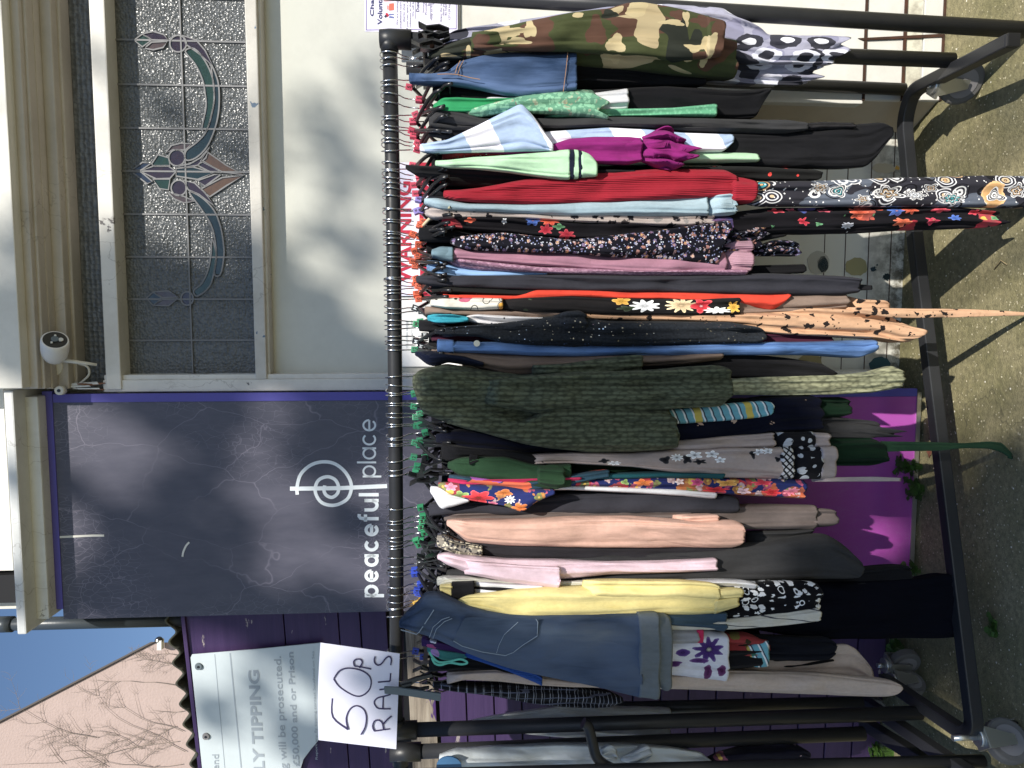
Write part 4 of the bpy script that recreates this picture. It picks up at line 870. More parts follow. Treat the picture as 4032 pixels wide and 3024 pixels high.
fb('bold_floral', (.012, .011, .014), [('fl', 15, .60, [C('d8344a'), C('e05a35'), C('c8233c'), C('3d62b5')], (1, 1, .8), .30), ('v', 42, .24, [C('5d9a68'), C('d8d8e0')], .8, W1, .15), ('e', 1.985, [(3060, 830, 30, 12, C('d8344a'), 5, None), (3120, 824, 20, 8, C('e2607a'), 4, None), (3163, 874, 20, 17, C('c8233c'), 5, None), (3217, 885, 13, 8, C('5d9a68'), 3, None), (3253, 827, 28, 9, C('e0506a'), 5, None), (3375, 838, 36, 20, C('e05a35'), 6, None), (3330, 890, 26, 10, C('b9bcc8'), 8, None), (3516, 836, 30, 16, C('4468b8'), 5, C('e08a60')), (3574, 829, 34, 15, C('e05a35'), 7, None), (3543, 876, 36, 16, C('e2673f'), 6, None), (3692, 829, 38, 9, C('dc4658'), 5, None), (3665, 870, 24, 14, C('cf3050'), 5, C('e8d8a0')), (3760, 858, 24, 12, C('4468b8'), 6, None), (3837, 836, 24, 9, C('d8344a'), 5, None), (3918, 858, 16, 10, C('5d9a68'), 4, None),
  (2097, 872, 26, 16, C('4468b8'), 5, C('e08a60')), (2162, 875, 34, 15, C('e0502c'), 6, None), (2199, 895, 22, 9, C('5d9a68'), 4, None), (2148, 906, 26, 19, C('b8263c'), 6, None), (2231, 924, 30, 19, C('b8263c'), 6, None), (1985, 872, 10, 9, C('e0e0e4'), 5, None), (1850, 868, 20, 8, C('e05a35'), 4, None)])], wr=.7)
fb('ditsy', C('15151f'), [('fl', 90, .62, [C('c9b3ae'), C('6f76a5'), C('a9b4c8'), C('ab8176')], W1, .62), ('v', 150, .28, [C('cdd2e2'), C('7c84b0')], .3, W1, .5)], wr=.4)
fb('dusty_pink', C('a9778c'), wr=.4, var=.2); fb('pink_mottle', C('9a6f88'), [('n', 160, .53, 2, C('b58ba2'), 2)], wr=.4); fb('rib_pink', C('bd8fa0'), weave='rib'); fb('blue_lining', C('6f8a98'))
fb('jeans_mottled', C('57779c'), weave='denim', wr=.8); fb('black_white', (.014, .014, .014), [('v', 48, .30, [C('b6ac9f')], 1.2, W1, .55)])
fb('orange_red', C('e23a1c'), wr=.6); fb('tropical', (.014, .013, .014), [('fl', 10, .62, [C('d5a028'), C('c8202f'), C('e4e2dc'), C('c9202f')], (1.3, 1, .7), .0), ('v', 26, .22, [C('3d4a36')], .5, (1, 1, .35), .3), ('e', 1.952, [(2449, 1184, 34, 17, C('cf9e2c'), 5, None), (2470, 1215, 40, 10, C('35422e'), 5, None), (2540, 1204, 56, 22, C('dfe0e4'), 9, None), (2684, 1202, 62, 26, C('d9bd93'), 11, None), (2765, 1204, 42, 28, C('c81f30'), 5, C('e8c8c8')), (2826, 1222, 50, 13, C('e6e4e2'), 9, None), (2892, 1209, 26, 22, C('d8a52a'), 6, None)])])
fb('bright_leaf', C('d8d3c8'), [('fl', 20, .5, [C('d2304a'), C('e56a94'), C('e8ab1e'), C('ece8e0')], (1, 1, .7), .9), ('r', 38, .36, .42, [C('2a2622')], W1)])
fb('taupe', C('8a7568'), wr=.55); fb('taupe_light', C('a38b76'), wr=.7); fb('turquoise', C('2aa9bd'), wr=1.0)
fb('polka', C('e2e0e4'), [('v', 85, .20, [C('2a2a34')], 0, W1, .8)]); fb('cheetah', C('d2a47e'), [('v', 44, .30, [C('26201f')], .9, (1, 1, .75), .8), ('v', 90, .2, [C('26201f')], .6, W1, .3)], wr=.7)
fb('sparkle_knit', C('2f343c'), weave='spark', wr=.8); fb('burgundy', C('4a1f33')); fb('blue_jeans', C('3d5f90'), weave='denim')
fb('navy_shiny', C('171d33'), rough=.45, wr=.8); fb('olive_knit', C('585e4a'), weave='knit', wr=.4, rough=1.0); fb('olive_light', C('9a9a78'), weave='knit', wr=.3)
fb('swirl', C('6ab0c4'), [('s', (0, .45, 0), .022, .35, C('dfe6ea')), ('s', (0, .45, 0), .022, .16, C('3c4a5c')), ('s', (0, .3, 0), .13, .14, C('c9b448'))]); fb('navy_flower', C('111426'), [('v', 30, .16, [C('c9a892')], 1.2, (1, 1, .8), .55)], wr=.7)
fb('forest', C('2c4a32'), wr=.5); fb('dark_forest', C('16301f')); fb('beige_print', C('b3a29d'), [('e', 1.912, [(2620, 1811, 22, 15, C('26252a'), 3, None), (2707, 1808, 20, 18, C('26252a'), 4, None), (2756, 1818, 26, 10, C('26252a'), 5, None), (2969, 1789, 14, 17, C('26252a'), 3, None), (3066, 1809, 14, 10, C('26252a'), 3, None), (2666, 1802, 24, 14, C('d4d6dc'), 9, C('3a3a40')), (2738, 1793, 30, 15, C('dcdde2'), 5, C('3a3a40')), (2806, 1789, 26, 13, C('dcdde2'), 5, C('3a3a40')), (2835, 1811, 20, 11, C('dcdde2'), 5, C('3a3a40')), (2991, 1780, 20, 13, C('dcdde2'), 5, C('3a3a40')), (3024, 1776, 18, 13, C('dcdde2'), 5, C('3a3a40')), (2380, 1815, 20, 10, C('26252a'), 4, None), (2420, 1825, 26, 8, C('dcdde2'), 7, C('8a7a60'))])], wr=.35)
fb('border', C('c9cbcf'), [('r', 60, .15, .27, [C('1d1c20')], W1), ('r', 36, .40, .9, [C('1d1c20')], W1), ('v', 60, .12, [C('1d1c20')], 0, W1)]); fb('beige_plain', C('b5a6a3'))
fb('key_border', C('d0d0d2'), [('s', (0, .78, 0), .012, .4, C('222226')), ('s', (0, -.78, 0), .012, .25, C('222226'))])
fb('garden', C('2a3572'), [('fl', 15, .66, [C('d8263a'), C('e0703a'), C('d8304a'), C('e08a3a')], (1, 1, .9), .75), ('fl', 40, .62, [C('f0d6d8'), C('d85a8c'), C('8ba85a'), C('e8a23c')], W1, .7), ('e', 1.89, [(1815, 1948, 28, 15, C('8ba85a'), 4, None), (1884, 1957, 56, 26, C('d82a36'), 6, C('6a4020')), (1775, 1918, 24, 13, C('e58aa6'), 5, None), (1985, 1939, 34, 12, C('c8702c'), 3, None), (2007, 1966, 20, 15, C('ece4e4'), 9, C('4a5a9c')), (2047, 1999, 30, 20, C('e8792c'), 5, None), (1940, 1985, 18, 12, C('d86a8c'), 8, None)]),
  ('e', 1.93, [(2530, 1901, 36, 14, C('e8792c'), 5, None), (2460, 1898, 16, 11, C('8ba85a'), 3, None), (2743, 1899, 24, 15, C('d84a84'), 5, None), (2675, 1897, 18, 12, C('f0d0cc'), 5, None), (2820, 1930, 50, 12, C('d82a36'), 6, None), (2860, 1902, 40, 13, C('e8a03c'), 4, None), (3041, 1940, 36, 16, C('d82a36'), 6, None), (2928, 1934, 26, 12, C('f0c8d0'), 5, None), (2996, 1900, 40, 10, C('d8304a'), 5, None), (3120, 1936, 30, 16, C('e07a94'), 8, None)])], wr=.4)
fb('tropic2', C('2f4f62'), [('v', 15, .50, [C('e8552c'), C('b45cc0'), C('e26a44')], .4, (1, 1, .5), .85)]); fb('teal', C('1f5f68')); fb('pink_hot', C('c8205a'))
fb('peach', C('d3a795'), wr=.45, var=.1); fb('grey_taupe', C('6a5f5c'), wr=.4); fb('speckle', C('8c8478'), [('v', 160, .5, [C('2a2a30'), C('c9c0a9'), C('3a3a44')], .6, W1, .8)], wr=1.0)
fb('pale_pink', C('e3c6d3'), wr=.4); fb('yellow', C('e6d58a'), wr=.35, var=.1); fb('stripe_bw', C('dddde0'), [('s', (0, 1.5708, 0), .05, .0, BLK)])
fb('lace_print', C('15151a'), [('v', 70, .33, [C('e4e6ea')], .9, (1, 1, .55), .85), ('r', 30, .2, .27, [C('e4e6ea')], W1)]); fb('ivory_stripe', C('d2cec2'), [('s', (0, 1.45, 0), .03, .08, C('4a4a52'))])
fb('slate', C('3c5266')); fb('purple_floral', C('dadbe8'), [('e', 1.90, [(2790, 2556, 56, 48, C('43286e'), 9, C('c8cab0')), (2690, 2570, 30, 17, C('4c3077'), 0, None), (2655, 2612, 34, 13, C('55306e'), 0, None), (2752, 2600, 38, 9, C('55306e'), 0, None), (2788, 2650, 15, 38, C('5c2a5c'), 0, None), (2842, 2640, 18, 26, C('5c2a5c'), 0, None)])], wr=.4); fb('grey_marl', C('9c9ca0'), weave='plain'); fb('red_tropic', C('a33a3c'), [('v', 34, .36, [C('3a3524'), C('2c6a5a'), C('191618'), C('7a7038')], 1.0, (1, 1, .7), .8)])
fb('velvet', C('0a0c16'), sheen=.0, var=.3); fb('sand', C('bfac9f'), wr=.4, var=.08); fb('plaid', C('1b1c22'), [('s', (0, 0, 0), .022, .08, C('8b8f9c')), ('s', (0, 0, 0), .0225, .06, C('7a7f8c')), ('s', (0, 1.5708, 0), .021, .10, C('60657a'))], wr=.8)
fb('purple_print', C('3a2058'), [('v', 28, .4, [C('d8d8e4'), C('a8487c')], .5, W1, .5)]); fb('multi', C('3f8f8a'), [('v', 32, .42, [C('d8603c'), C('c8c4cc'), C('b892c8'), C('d8c25a')], .4, W1, .8)]); fb('aqua', C('5fc7b4')); fb('royal', C('2654a8'), weave='rib')
fb('paisley', C('5f6674'), [('n', 8, .50, 2, C('2f2e36'), 5), ('r', 24, .10, .19, [C('e2e0e0'), C('3aa0a8'), C('d0b48c')], (1, 1, .7)), ('r', 24, .27, .33, [C('e8e6e4'), C('c9a070'), C('d8d8dc')], (1, 1, .7)), ('r', 24, .42, .47, [C('17161a'), C('e0dede')], (1, 1, .7)), ('v', 24, .07, [C('c79a62')], 0, (1, 1, .7)), ('v', 95, .2, [C('e6e4e4')], .1, W1, .5), ('e', 1.955, [(3226, 740, 40, 20, C('a8865c'), 7, 'ring'), (3303, 752, 34, 26, C('2f8a90'), 3, 'ring'), (3394, 786, 28, 18, C('b08a5c'), 5, 'ring'), (3502, 760, 62, 30, C('a8865c'), 5, 'ring'), (3602, 768, 42, 22, C('c8ccd4'), 7, 'ring'), (3668, 740, 34, 16, C('b08a5c'), 4, 'ring'), (3751, 781, 52, 24, C('2aa0a6'), 7, 'ring'), (3918, 765, 50, 52, C('c0935a'), 0, None), (3925, 768, 40, 28, C('e4e2e0'), 3, 'ring'), (4010, 750, 34, 30, C('a8865c'), 5, 'ring')])], wr=.4)
b = NB('garment_cover'); f_, _ = b.noise(9, 4, .6); b.bump(f_, .5, .02); b.b.inputs['Transmission Weight'].default_value = .12; FB['cover'] = b.done(C('cfd6da'), .3, .5)
fb('dark_floral', (.012, .011, .02), [('fl', 15, .42, [C('9a5a7c'), C('c9b0b8')], W1, .8)])

def p(m, rows, _n='body', _l=None, **o): return (_n, FB[m], rows, o, _l)
g = garment
# ---- right end
g('blouse', 'sheer grey and white circle print blouse at the right end, behind the camouflage jacket', 'blouse', [
  p('circle_print', [(1735, 150, 175), (1790, 118, 168), (1850, 106, 160), (2100, 66, 190), (2400, 22, 200), (2640, 12, 225), (2860, 28, 242), (3040, 132, 248), (3300, 136, 248), (3335, 142, 205)], fd=2.04, dep=.12, fold=.009, lam=.03, wave=.01),
  p('circle_print', [(2760, 235, 320), (2980, 238, 330), (3130, 246, 332), (3215, 262, 322)], _n='sleeve', fd=2.09, dep=.08, fold=.009, lam=.026, wave=.02)], 'circle print blouse')
g('camouflage_jacket', 'green brown and sand camouflage jacket, largest garment at the right end', 'jacket', [
  p('camo', [(1690, 196, 226), (1740, 178, 228), (1840, 140, 230), (1920, 124, 236), (2065, 88, 240), (2250, 50, 248), (2400, 36, 258), (2520, 30, 268), (2640, 40, 282), (2780, 70, 300), (2905, 130, 304)], fd=1.97, dep=.24, fold=.007, lam=.06, seed=0) if False else p('camo', [(1690, 196, 226), (1740, 178, 228), (1840, 140, 230), (1920, 124, 236), (2065, 88, 240), (2250, 60, 250), (2400, 60, 262), (2520, 70, 272), (2640, 90, 286), (2780, 120, 300), (2905, 150, 304)], fd=1.98, dep=.24, fold=.007, lam=.06),
  p('camo', [(1860, 128, 186), (1920, 118, 190), (2065, 82, 192), (2250, 46, 196), (2400, 30, 206), (2480, 5, 212), (2540, 2, 216), (2640, 20, 226), (2700, 34, 226), (2780, 55, 226), (2800, 60, 224)], _n='sleeve', fd=1.92, dep=.10, fold=.004, lam=.08),
  p('camo', [(2790, 60, 226), (2850, 76, 216), (2858, 82, 150)], _n='cuff', fd=1.914, dep=.095, fold=.002)], 'camouflage jacket')
g('trousers', 'black trousers with a strap hanging between the camouflage jacket and the denim skirt', 'trousers', [p('black_cloth', [(1675, 222, 262), (1850, 230, 300), (2250, 246, 345), (2500, 262, 348), (2780, 300, 332)], fd=2.03, dep=.2)], 'strapped black trousers')
g('denim_skirt', 'dark blue denim skirt with orange stitching and a hanging hem', 'skirt', [
  p('denim_skirt', [(1612, 288, 322), (1690, 289, 322), (1760, 281, 326), (1812, 238, 335), (1902, 214, 350), (1992, 204, 369), (2065, 202, 380), (2190, 202, 368), (2272, 204, 352)], fd=1.955, dep=.13, fold=.004, lam=.09),
  ('stitching', plain('thread_orange', C('b0825a'), .8), [(1780, 240, 300)], dict(fn=lambda bm: (ribbon(bm, [(1812, 238), (1800, 262), (1792, 288)], 2.6, 1.95), ribbon(bm, [(1826, 236), (1812, 262), (1803, 290)], 2, 1.95), ribbon(bm, smoothpts([(1722, 292), (1790, 292), (1850, 305), (1890, 312)]), 2.2, 1.945), ribbon(bm, [(2236, 206), (2228, 280), (2218, 360)], 2.2, 1.95))), None)], 'denim skirt')
g('black_vest', 'plain black top just left of the denim skirt waistband', 'top', [p('black_cloth', [(1705, 335, 385), (1900, 345, 400), (2250, 345, 425), (2480, 350, 440), (2640, 352, 430)], fd=2.02)], 'black top by the denim skirt')
g('shorts', 'black tailored shorts with a wide leg, left of the camouflage jacket hem', 'shorts', [p('black_cloth', [(1760, 352, 398), (2250, 352, 445), (2480, 345, 462), (2634, 335, 466), (2779, 344, 466), (2905, 352, 464), (2985, 350, 462), (3012, 348, 410), (3040, 346, 360)], fd=2.0, dep=.16, fold=.005, lam=.07)], 'black shorts')
g('vest_top', 'white top whose hem shows below the mint lace', 'top', [p('white', [(1900, 380, 430), (2250, 376, 432), (2400, 358, 432), (2474, 348, 430)], fd=1.985, dep=.1)], 'white hemmed top')
g('green_jumper', 'bright emerald green top with its neck slipped over the hanger', 'top', [p('green', [(1708, 412, 430), (1740, 384, 440), (1800, 380, 442), (1900, 386, 438), (2000, 384, 430), (2070, 382, 402)], fd=1.965, dep=.2)], 'emerald green top')
g('lace_blouse', 'mint green lace top with a frayed scalloped hem', 'top', [p('lace', [(1830, 434, 448), (1880, 418, 456), (1960, 398, 444), (2065, 374, 440), (2200, 358, 446), (2300, 348, 458), (2345, 350, 464), (2380, 378, 468)], fd=1.95, dep=.14, fold=.004, wave=.012)], 'mint lace top')
g('mint_knit', 'long mint green waffle knit strip below the mint lace top', 'cardigan', [p('mint_waffle', [(2150, 440, 460), (2350, 429, 456), (2500, 427, 455), (2650, 424, 454), (2822, 408, 457)], fd=1.972, dep=.14, fold=.003)], 'mint waffle knit')
g('wool_cardigan', 'charcoal wool cardigan with an open gaping neck by the green top', 'cardigan', [
  p('felt', [(1690, 466, 492), (1720, 430, 500), (1760, 420, 508), (1790, 426, 512), (1900, 462, 506), (2200, 462, 502), (2450, 458, 496), (2700, 461, 512), (2900, 465, 521), (3110, 468, 522), (3182, 480, 510)], fd=1.968, dep=.22, fold=.004, lam=.05),
  p('black_soft', [(3140, 488, 512), (3250, 480, 506), (3362, 484, 502)], _n='sleeve', fd=1.99, dep=.06)], 'charcoal wool cardigan')
g('wide_trousers', 'wide black trousers, long legs reaching nearly to the rail base left of the charcoal cardigan', 'trousers', [
  p('black_cloth', [(1690, 500, 530), (2000, 500, 560), (2250, 500, 565), (2600, 512, 590), (2900, 520, 646), (3032, 524, 658), (3200, 512, 658), (3366, 490, 658), (3430, 484, 654), (3462, 481, 626), (3490, 480, 580), (3518, 500, 535)], fd=1.99, dep=.12, fold=.004, lam=.11)], 'wide black trousers')
g('polo_shirt', 'pale blue and white colour block polo shirt with one flared sleeve', 'shirt', [
  p('blue_check', [(1660, 566, 592), (1900, 560, 592), (2100, 520, 592), (2250, 510, 560), (2400, 498, 575), (2560, 508, 590), (2700, 520, 598), (2855, 525, 598), (2892, 527, 560)], fd=1.965, dep=.18, fold=.006, lam=.045),
  p('blue_check', [(1655, 570, 592), (1700, 560, 596), (1761, 550, 596), (1884, 493, 594), (1970, 448, 593), (2045, 410, 592), (2061, 408, 592), (2110, 464, 592), (2180, 570, 590)], _n='sleeve', fd=1.915, dep=.09, fold=.003, lam=.09)], 'colour block polo shirt')
g('magenta_blouse', 'magenta blouse with a smocked cuff and frilled sleeve end', 'blouse', [
  p('magenta', [(1850, 590, 600), (2050, 590, 606), (2184, 566, 618), (2250, 541, 628), (2340, 536, 638), (2480, 536, 644), (2530, 541, 632)], fd=1.942, dep=.12, fold=.006, lam=.04),
  p('magenta', [(2525, 540, 633), (2560, 528, 636), (2600, 505, 655), (2632, 491, 664), (2666, 516, 669), (2700, 552, 640), (2742, 582, 612)], _n='frill', fd=1.932, dep=.10, fold=.016, lam=.022, wave=.012)], 'magenta blouse')
g('sparkly_top', 'red sparkly top tucked between the polo shirt and the mint ringer tee', 'top', [p('red_sparkle', [(1742, 600, 632), (1790, 592, 637), (1900, 598, 628), (1990, 610, 624)], fd=1.96, dep=.2)], 'red sparkly top')
g('ringer_tee', 'mint green ringer tee with a navy striped sleeve hem', 't-shirt', [
  p('mint_tee', [(1740, 630, 655), (2100, 620, 655), (2600, 598, 640), (2740, 596, 638), (2950, 600, 636), (2990, 604, 634)], fd=1.978, dep=.16, fold=.004),
  p('mint_tee', [(1716, 634, 650), (1760, 631, 656), (1860, 618, 660), (2007, 610, 674), (2120, 600, 690), (2215, 590, 703), (2245, 588, 703)], _n='sleeve', fd=1.92, dep=.09, fold=.003, lam=.08),
  p('navy_trim', [(2243, 587, 702), (2262, 588, 702)], _n='trim', fd=1.919, dep=.09, fold=.001), p('mint_tee', [(2260, 587, 701), (2280, 590, 700)], _n='hem', fd=1.92, dep=.09, fold=.001), p('navy_trim', [(2279, 589, 699), (2292, 592, 698)], _n='trim', fd=1.919, dep=.088, fold=.001), p('mint_tee', [(2290, 591, 697), (2330, 606, 694), (2354, 640, 690)], _n='hem', fd=1.92, dep=.085, fold=.002)], 'mint ringer tee')
g('jacket', 'black jacket with its collar poking above the neighbouring hangers', 'jacket', [p('black_cloth', [(1598, 650, 660), (1640, 650, 684), (1740, 655, 692), (1900, 662, 706), (2200, 668, 722), (2500, 668, 700)], fd=1.968)], 'black collared jacket')
g('spotted_dress', 'black dress with small red dots, slim hem beside the paisley dress', 'dress', [p('red_dots', [(1710, 694, 712), (1800, 694, 726), (1975, 700, 735), (2300, 680, 720), (2700, 655, 688), (2800, 654, 690), (2950, 654, 702), (3020, 656, 708), (3100, 662, 709), (3225, 667, 709), (3240, 675, 700)], fd=1.985, dep=.14, fold=.004)], 'red dotted black dress')
g('ribbed_jumper', 'crimson red ribbed jumper with a turned cuff', 'jumper', [
  p('red_rib', [(1748, 749, 774), (1800, 747, 787), (1884, 738, 796), (1975, 722, 801), (2074, 701, 805), (2250, 687, 798), (2400, 673, 794), (2600, 662, 786), (2760, 662, 780), (2870, 666, 772), (2905, 688, 768)], fd=1.948, dep=.16, fold=.005, lam=.05),
  p('red_rib', [(2893, 692, 790), (2940, 698, 796), (2970, 706, 796), (2985, 712, 770)], _n='cuff', fd=1.94, dep=.10, fold=.003)], 'crimson ribbed jumper')
g('paisley_dress', 'long grey paisley dress with tan and teal print trailing below the rail base', 'dress', [p('paisley', [(2950, 716, 800), (3032, 714, 808), (3200, 712, 808), (3450, 704, 810), (3700, 696, 812), (3900, 690, 813), (4032, 692, 814), (4100, 694, 814)], fd=1.955, dep=.09, fold=.005, lam=.05)])
g('grey_vest', 'slim navy top between the red jumper and the pale blue shirt', 'top', [p('navy_black', [(1690, 768, 790), (1800, 775, 797), (2400, 780, 800), (2960, 712, 800)], fd=2.0)], 'slim navy top')
g('pale_blue_shirt', 'pale blue shirt with a gathered cuff', 'shirt', [
  p('pale_blue', [(1672, 782, 800), (1720, 778, 820), (1760, 786, 826), (1850, 799, 830), (2065, 802, 838), (2250, 794, 847), (2450, 781, 848), (2566, 772, 849), (2700, 768, 850), (2790, 768, 850)], fd=1.957, dep=.18, fold=.005, lam=.045),
  p('pale_blue', [(2785, 768, 848), (2820, 760, 847), (2887, 753, 845), (2904, 792, 838)], _n='cuff', fd=1.952, dep=.10, fold=.006, lam=.014)], 'pale blue shirt')
g('leopard_knit', 'grey and black leopard print knit left of the pale blue shirt', 'jumper', [p('leopard', [(1676, 828, 844), (1700, 815, 858), (1780, 826, 858), (1950, 835, 857), (2065, 839, 858), (2250, 844, 870), (2566, 848, 887), (2700, 848, 893), (2815, 847, 882)], fd=1.972, dep=.18, fold=.006, lam=.03)], 'leopard print knit')
g('flowered_dress', 'long black dress with red roses and blue flowers reaching past the rail base', 'dress', [
  p('bold_floral', [(1730, 860, 882), (1850, 856, 900), (2000, 850, 920), (2100, 858, 940), (2250, 864, 955), (2500, 872, 940), (2700, 880, 935), (2900, 836, 932), (3032, 820, 916), (3200, 818, 918), (3400, 815, 914), (3600, 815, 902), (3800, 818, 896), (3925, 832, 893), (3944, 842, 886)], fd=1.985, dep=.10, fold=.009, lam=.028, wave=.012)], 'flowered black dress')
g('black_blouse', 'black blouse between the flowered dress and the ditsy skirt', 'blouse', [p('black_cloth', [(1650, 895, 945), (1760, 898, 948), (1900, 920, 952), (2250, 920, 965), (2800, 900, 960), (3000, 900, 950), (3090, 905, 930)], fd=2.01)], 'black blouse')
g('ditsy_skirt', 'navy skirt printed with tiny pale flowers, flared with a trailing belt', 'skirt', [
  p('ditsy', [(1775, 945, 955), (1805, 932, 972), (1884, 921, 982), (1992, 915, 986), (2065, 924, 989), (2250, 944, 993), (2400, 929, 1008), (2590, 907, 1018), (2800, 881, 1036), (2838, 872, 1042), (2878, 869, 900)], fd=1.93, dep=.12, fold=.007, lam=.05),
  p('ditsy', [(2820, 915, 1000), (2980, 893, 987), (3006, 900, 930)], _n='frill', fd=1.97, dep=.08, fold=.012, lam=.02, wave=.012),
  p('ditsy', [(2960, 985, 1005), (3060, 946, 1005), (3135, 950, 1006), (3150, 970, 1004)], _n='belt_end', fd=1.99, dep=.05, fold=.008, lam=.02)], 'ditsy print skirt')
g('pink_sweatshirt', 'dusty pink sweatshirt with ribbed cuff under the ditsy skirt', 'sweatshirt', [
  p('dusty_pink', [(1735, 985, 1008), (1775, 974, 1018), (1850, 984, 1020), (2065, 988, 1042), (2250, 990, 1054), (2476, 990, 1077), (2700, 990, 1082), (2860, 985, 1082)], fd=1.952, dep=.2, fold=.005, lam=.06),
  p('rib_pink', [(2850, 944, 1064), (2900, 942, 1060), (2962, 943, 1065), (2968, 946, 1062)], _n='cuff', fd=1.947, dep=.09, fold=.005, lam=.04), p('blue_lining', [(1700, 984, 1006), (1735, 970, 1020), (1785, 974, 1026)], _n='collar', fd=1.945, dep=.10, fold=.002)], 'dusty pink sweatshirt')
g('pink_fleece', 'mottled mauve fleece just left of the dusty pink sweatshirt', 'jumper', [p('pink_mottle', [(1765, 1020, 1032), (1800, 1014, 1047), (1885, 1018, 1062), (2065, 1038, 1070), (2250, 1050, 1080), (2500, 1066, 1086), (2940, 1060, 1084)], fd=1.962, dep=.2)], 'mottled mauve fleece')
g('mottled_jeans', 'light mottled jeans folded small below orange size cubes', 'jeans', [p('jeans_mottled', [(1682, 1026, 1068), (1740, 1030, 1083), (1800, 1050, 1088), (1900, 1062, 1088), (2155, 1066, 1084)], fd=1.985, dep=.12, fold=.006, lam=.03)], 'light mottled jeans')
g('black_leggings', 'black leggings whose end pokes out left of the pink sweatshirt', 'leggings', [p('black_cloth', [(2150, 1070, 1090), (2800, 1058, 1085), (3000, 1046, 1080), (3172, 1042, 1072), (3178, 1050, 1066)], fd=2.03, dep=.08)])
g('straight_trousers', 'straight charcoal trousers with pressed crease and a tape end, right of the orange dress', 'trousers', [
  p('charcoal', [(1640, 1088, 1110), (1700, 1085, 1122), (1740, 1087, 1126), (2250, 1082, 1144), (2700, 1085, 1152), (3032, 1077, 1160), (3200, 1080, 1160), (3340, 1088, 1158), (3390, 1096, 1150)], fd=1.962, dep=.13, fold=.006, lam=.05),
  p('black_cloth', [(3370, 1120, 1142), (3436, 1126, 1138)], _n='tape', fd=1.98, dep=.02, fold=.001)], 'charcoal trousers')
g('dark_print_top', 'black top with a sparse cream print right of the orange dress', 'top', [p('black_white', [(1700, 1120, 1150), (1900, 1132, 1160), (2100, 1140, 1166), (2400, 1145, 1166)], fd=1.985, dep=.2)], 'cream printed black top')
g('orange_dress', 'bright orange red crepe dress with a folded hem', 'dress', [p('orange_red', [(1745, 1160, 1172), (2040, 1166, 1180), (2110, 1142, 1178), (2250, 1140, 1168), (2566, 1150, 1182), (2900, 1155, 1200), (3000, 1156, 1212), (3050, 1157, 1222), (3085, 1157, 1202), (3110, 1157, 1168)], fd=1.97, dep=.14, fold=.006, lam=.04)], 'orange red dress')
g('tropical_top', 'black top with large yellow red and white flowers, red and pink at the neck', 'top', [
  p('tropical', [(1960, 1176, 1212), (2100, 1170, 1226), (2250, 1166, 1232), (2450, 1172, 1240), (2700, 1177, 1242), (2860, 1173, 1240), (2917, 1172, 1237)], fd=1.952, dep=.16, fold=.005, lam=.05),
  p('bright_leaf', [(1696, 1182, 1202), (1757, 1172, 1212), (1884, 1172, 1219), (1980, 1174, 1214)], _n='collar', fd=1.945, dep=.2, fold=.006)], 'tropical flowered top')
g('taupe_trousers', 'taupe brown trousers behind the tropical top, leg showing under the orange hem', 'trousers', [
  p('taupe', [(1674, 1208, 1236), (1790, 1214, 1245), (1950, 1219, 1252), (2100, 1226, 1252), (2250, 1230, 1248), (2700, 1180, 1240), (2900, 1170, 1242), (3032, 1160, 1232), (3200, 1157, 1224), (3340, 1159, 1212)], fd=1.975, dep=.15, fold=.006)], 'taupe trousers')
g('turquoise_scarf', 'crumpled turquoise fabric bunched on a hanger', 'scarf', [p('turquoise', [(1685, 1245, 1258), (1710, 1238, 1268), (1780, 1238, 1270), (1845, 1250, 1264)], fd=1.94, dep=.14, fold=.01, lam=.02)], 'turquoise scarf')
g('polka_blouse', 'white blouse with small black polka dots', 'blouse', [p('polka', [(1825, 1246, 1258), (1880, 1236, 1272), (1950, 1240, 1280), (2060, 1248, 1272), (2150, 1252, 1266)], fd=1.958, dep=.2)], 'white polka dot blouse')
g('cheetah_dress', 'tan dress with black cheetah spots and a long trailing belt', 'dress', [
  p('cheetah', [(2250, 1236, 1252), (2700, 1238, 1264), (2935, 1232, 1290), (3032, 1224, 1308), (3200, 1213, 1318), (3450, 1222, 1332), (3560, 1262, 1346), (3615, 1285, 1344), (3632, 1300, 1320)], fd=1.972, dep=.12, fold=.009, lam=.04, wave=.008),
  p('cheetah', [(3330, 1165, 1214), (3400, 1181, 1216), (3490, 1184, 1216), (3506, 1200, 1214)], _n='facing', fd=2.0, dep=.07, fold=.005),
  p('cheetah', [(3330, 1212, 1222), (3500, 1216, 1246), (3600, 1218, 1249), (3800, 1219, 1246), (3950, 1226, 1241), (4060, 1234, 1240)], _n='belt_end', fd=1.955, dep=.012, fold=.001)], 'cheetah print dress')
g('sequin_knit', 'charcoal open knit top scattered with tiny sequins', 'top', [
  p('sparkle_knit', [(1712, 1300, 1311), (1775, 1288, 1318), (1884, 1280, 1322), (1992, 1268, 1350), (2120, 1250, 1364), (2250, 1240, 1370), (2400, 1262, 1366), (2640, 1266, 1354), (2880, 1268, 1352), (2990, 1285, 1348), (3022, 1306, 1335)], fd=1.94, dep=.16, fold=.009, lam=.035),
  p('sparkle_knit', [(2180, 1246, 1290), (2230, 1228, 1300), (2288, 1224, 1300), (2312, 1240, 1290)], _n='sleeve', fd=1.925, dep=.08, fold=.008, lam=.03)], 'sequinned charcoal knit')
g('black_dress', 'plain black dress between the polka dot blouse and the sequinned knit', 'dress', [p('black_cloth', [(1650, 1262, 1300), (2000, 1265, 1325), (2500, 1262, 1350), (2890, 1270, 1345)], fd=2.0)], 'plain black dress')
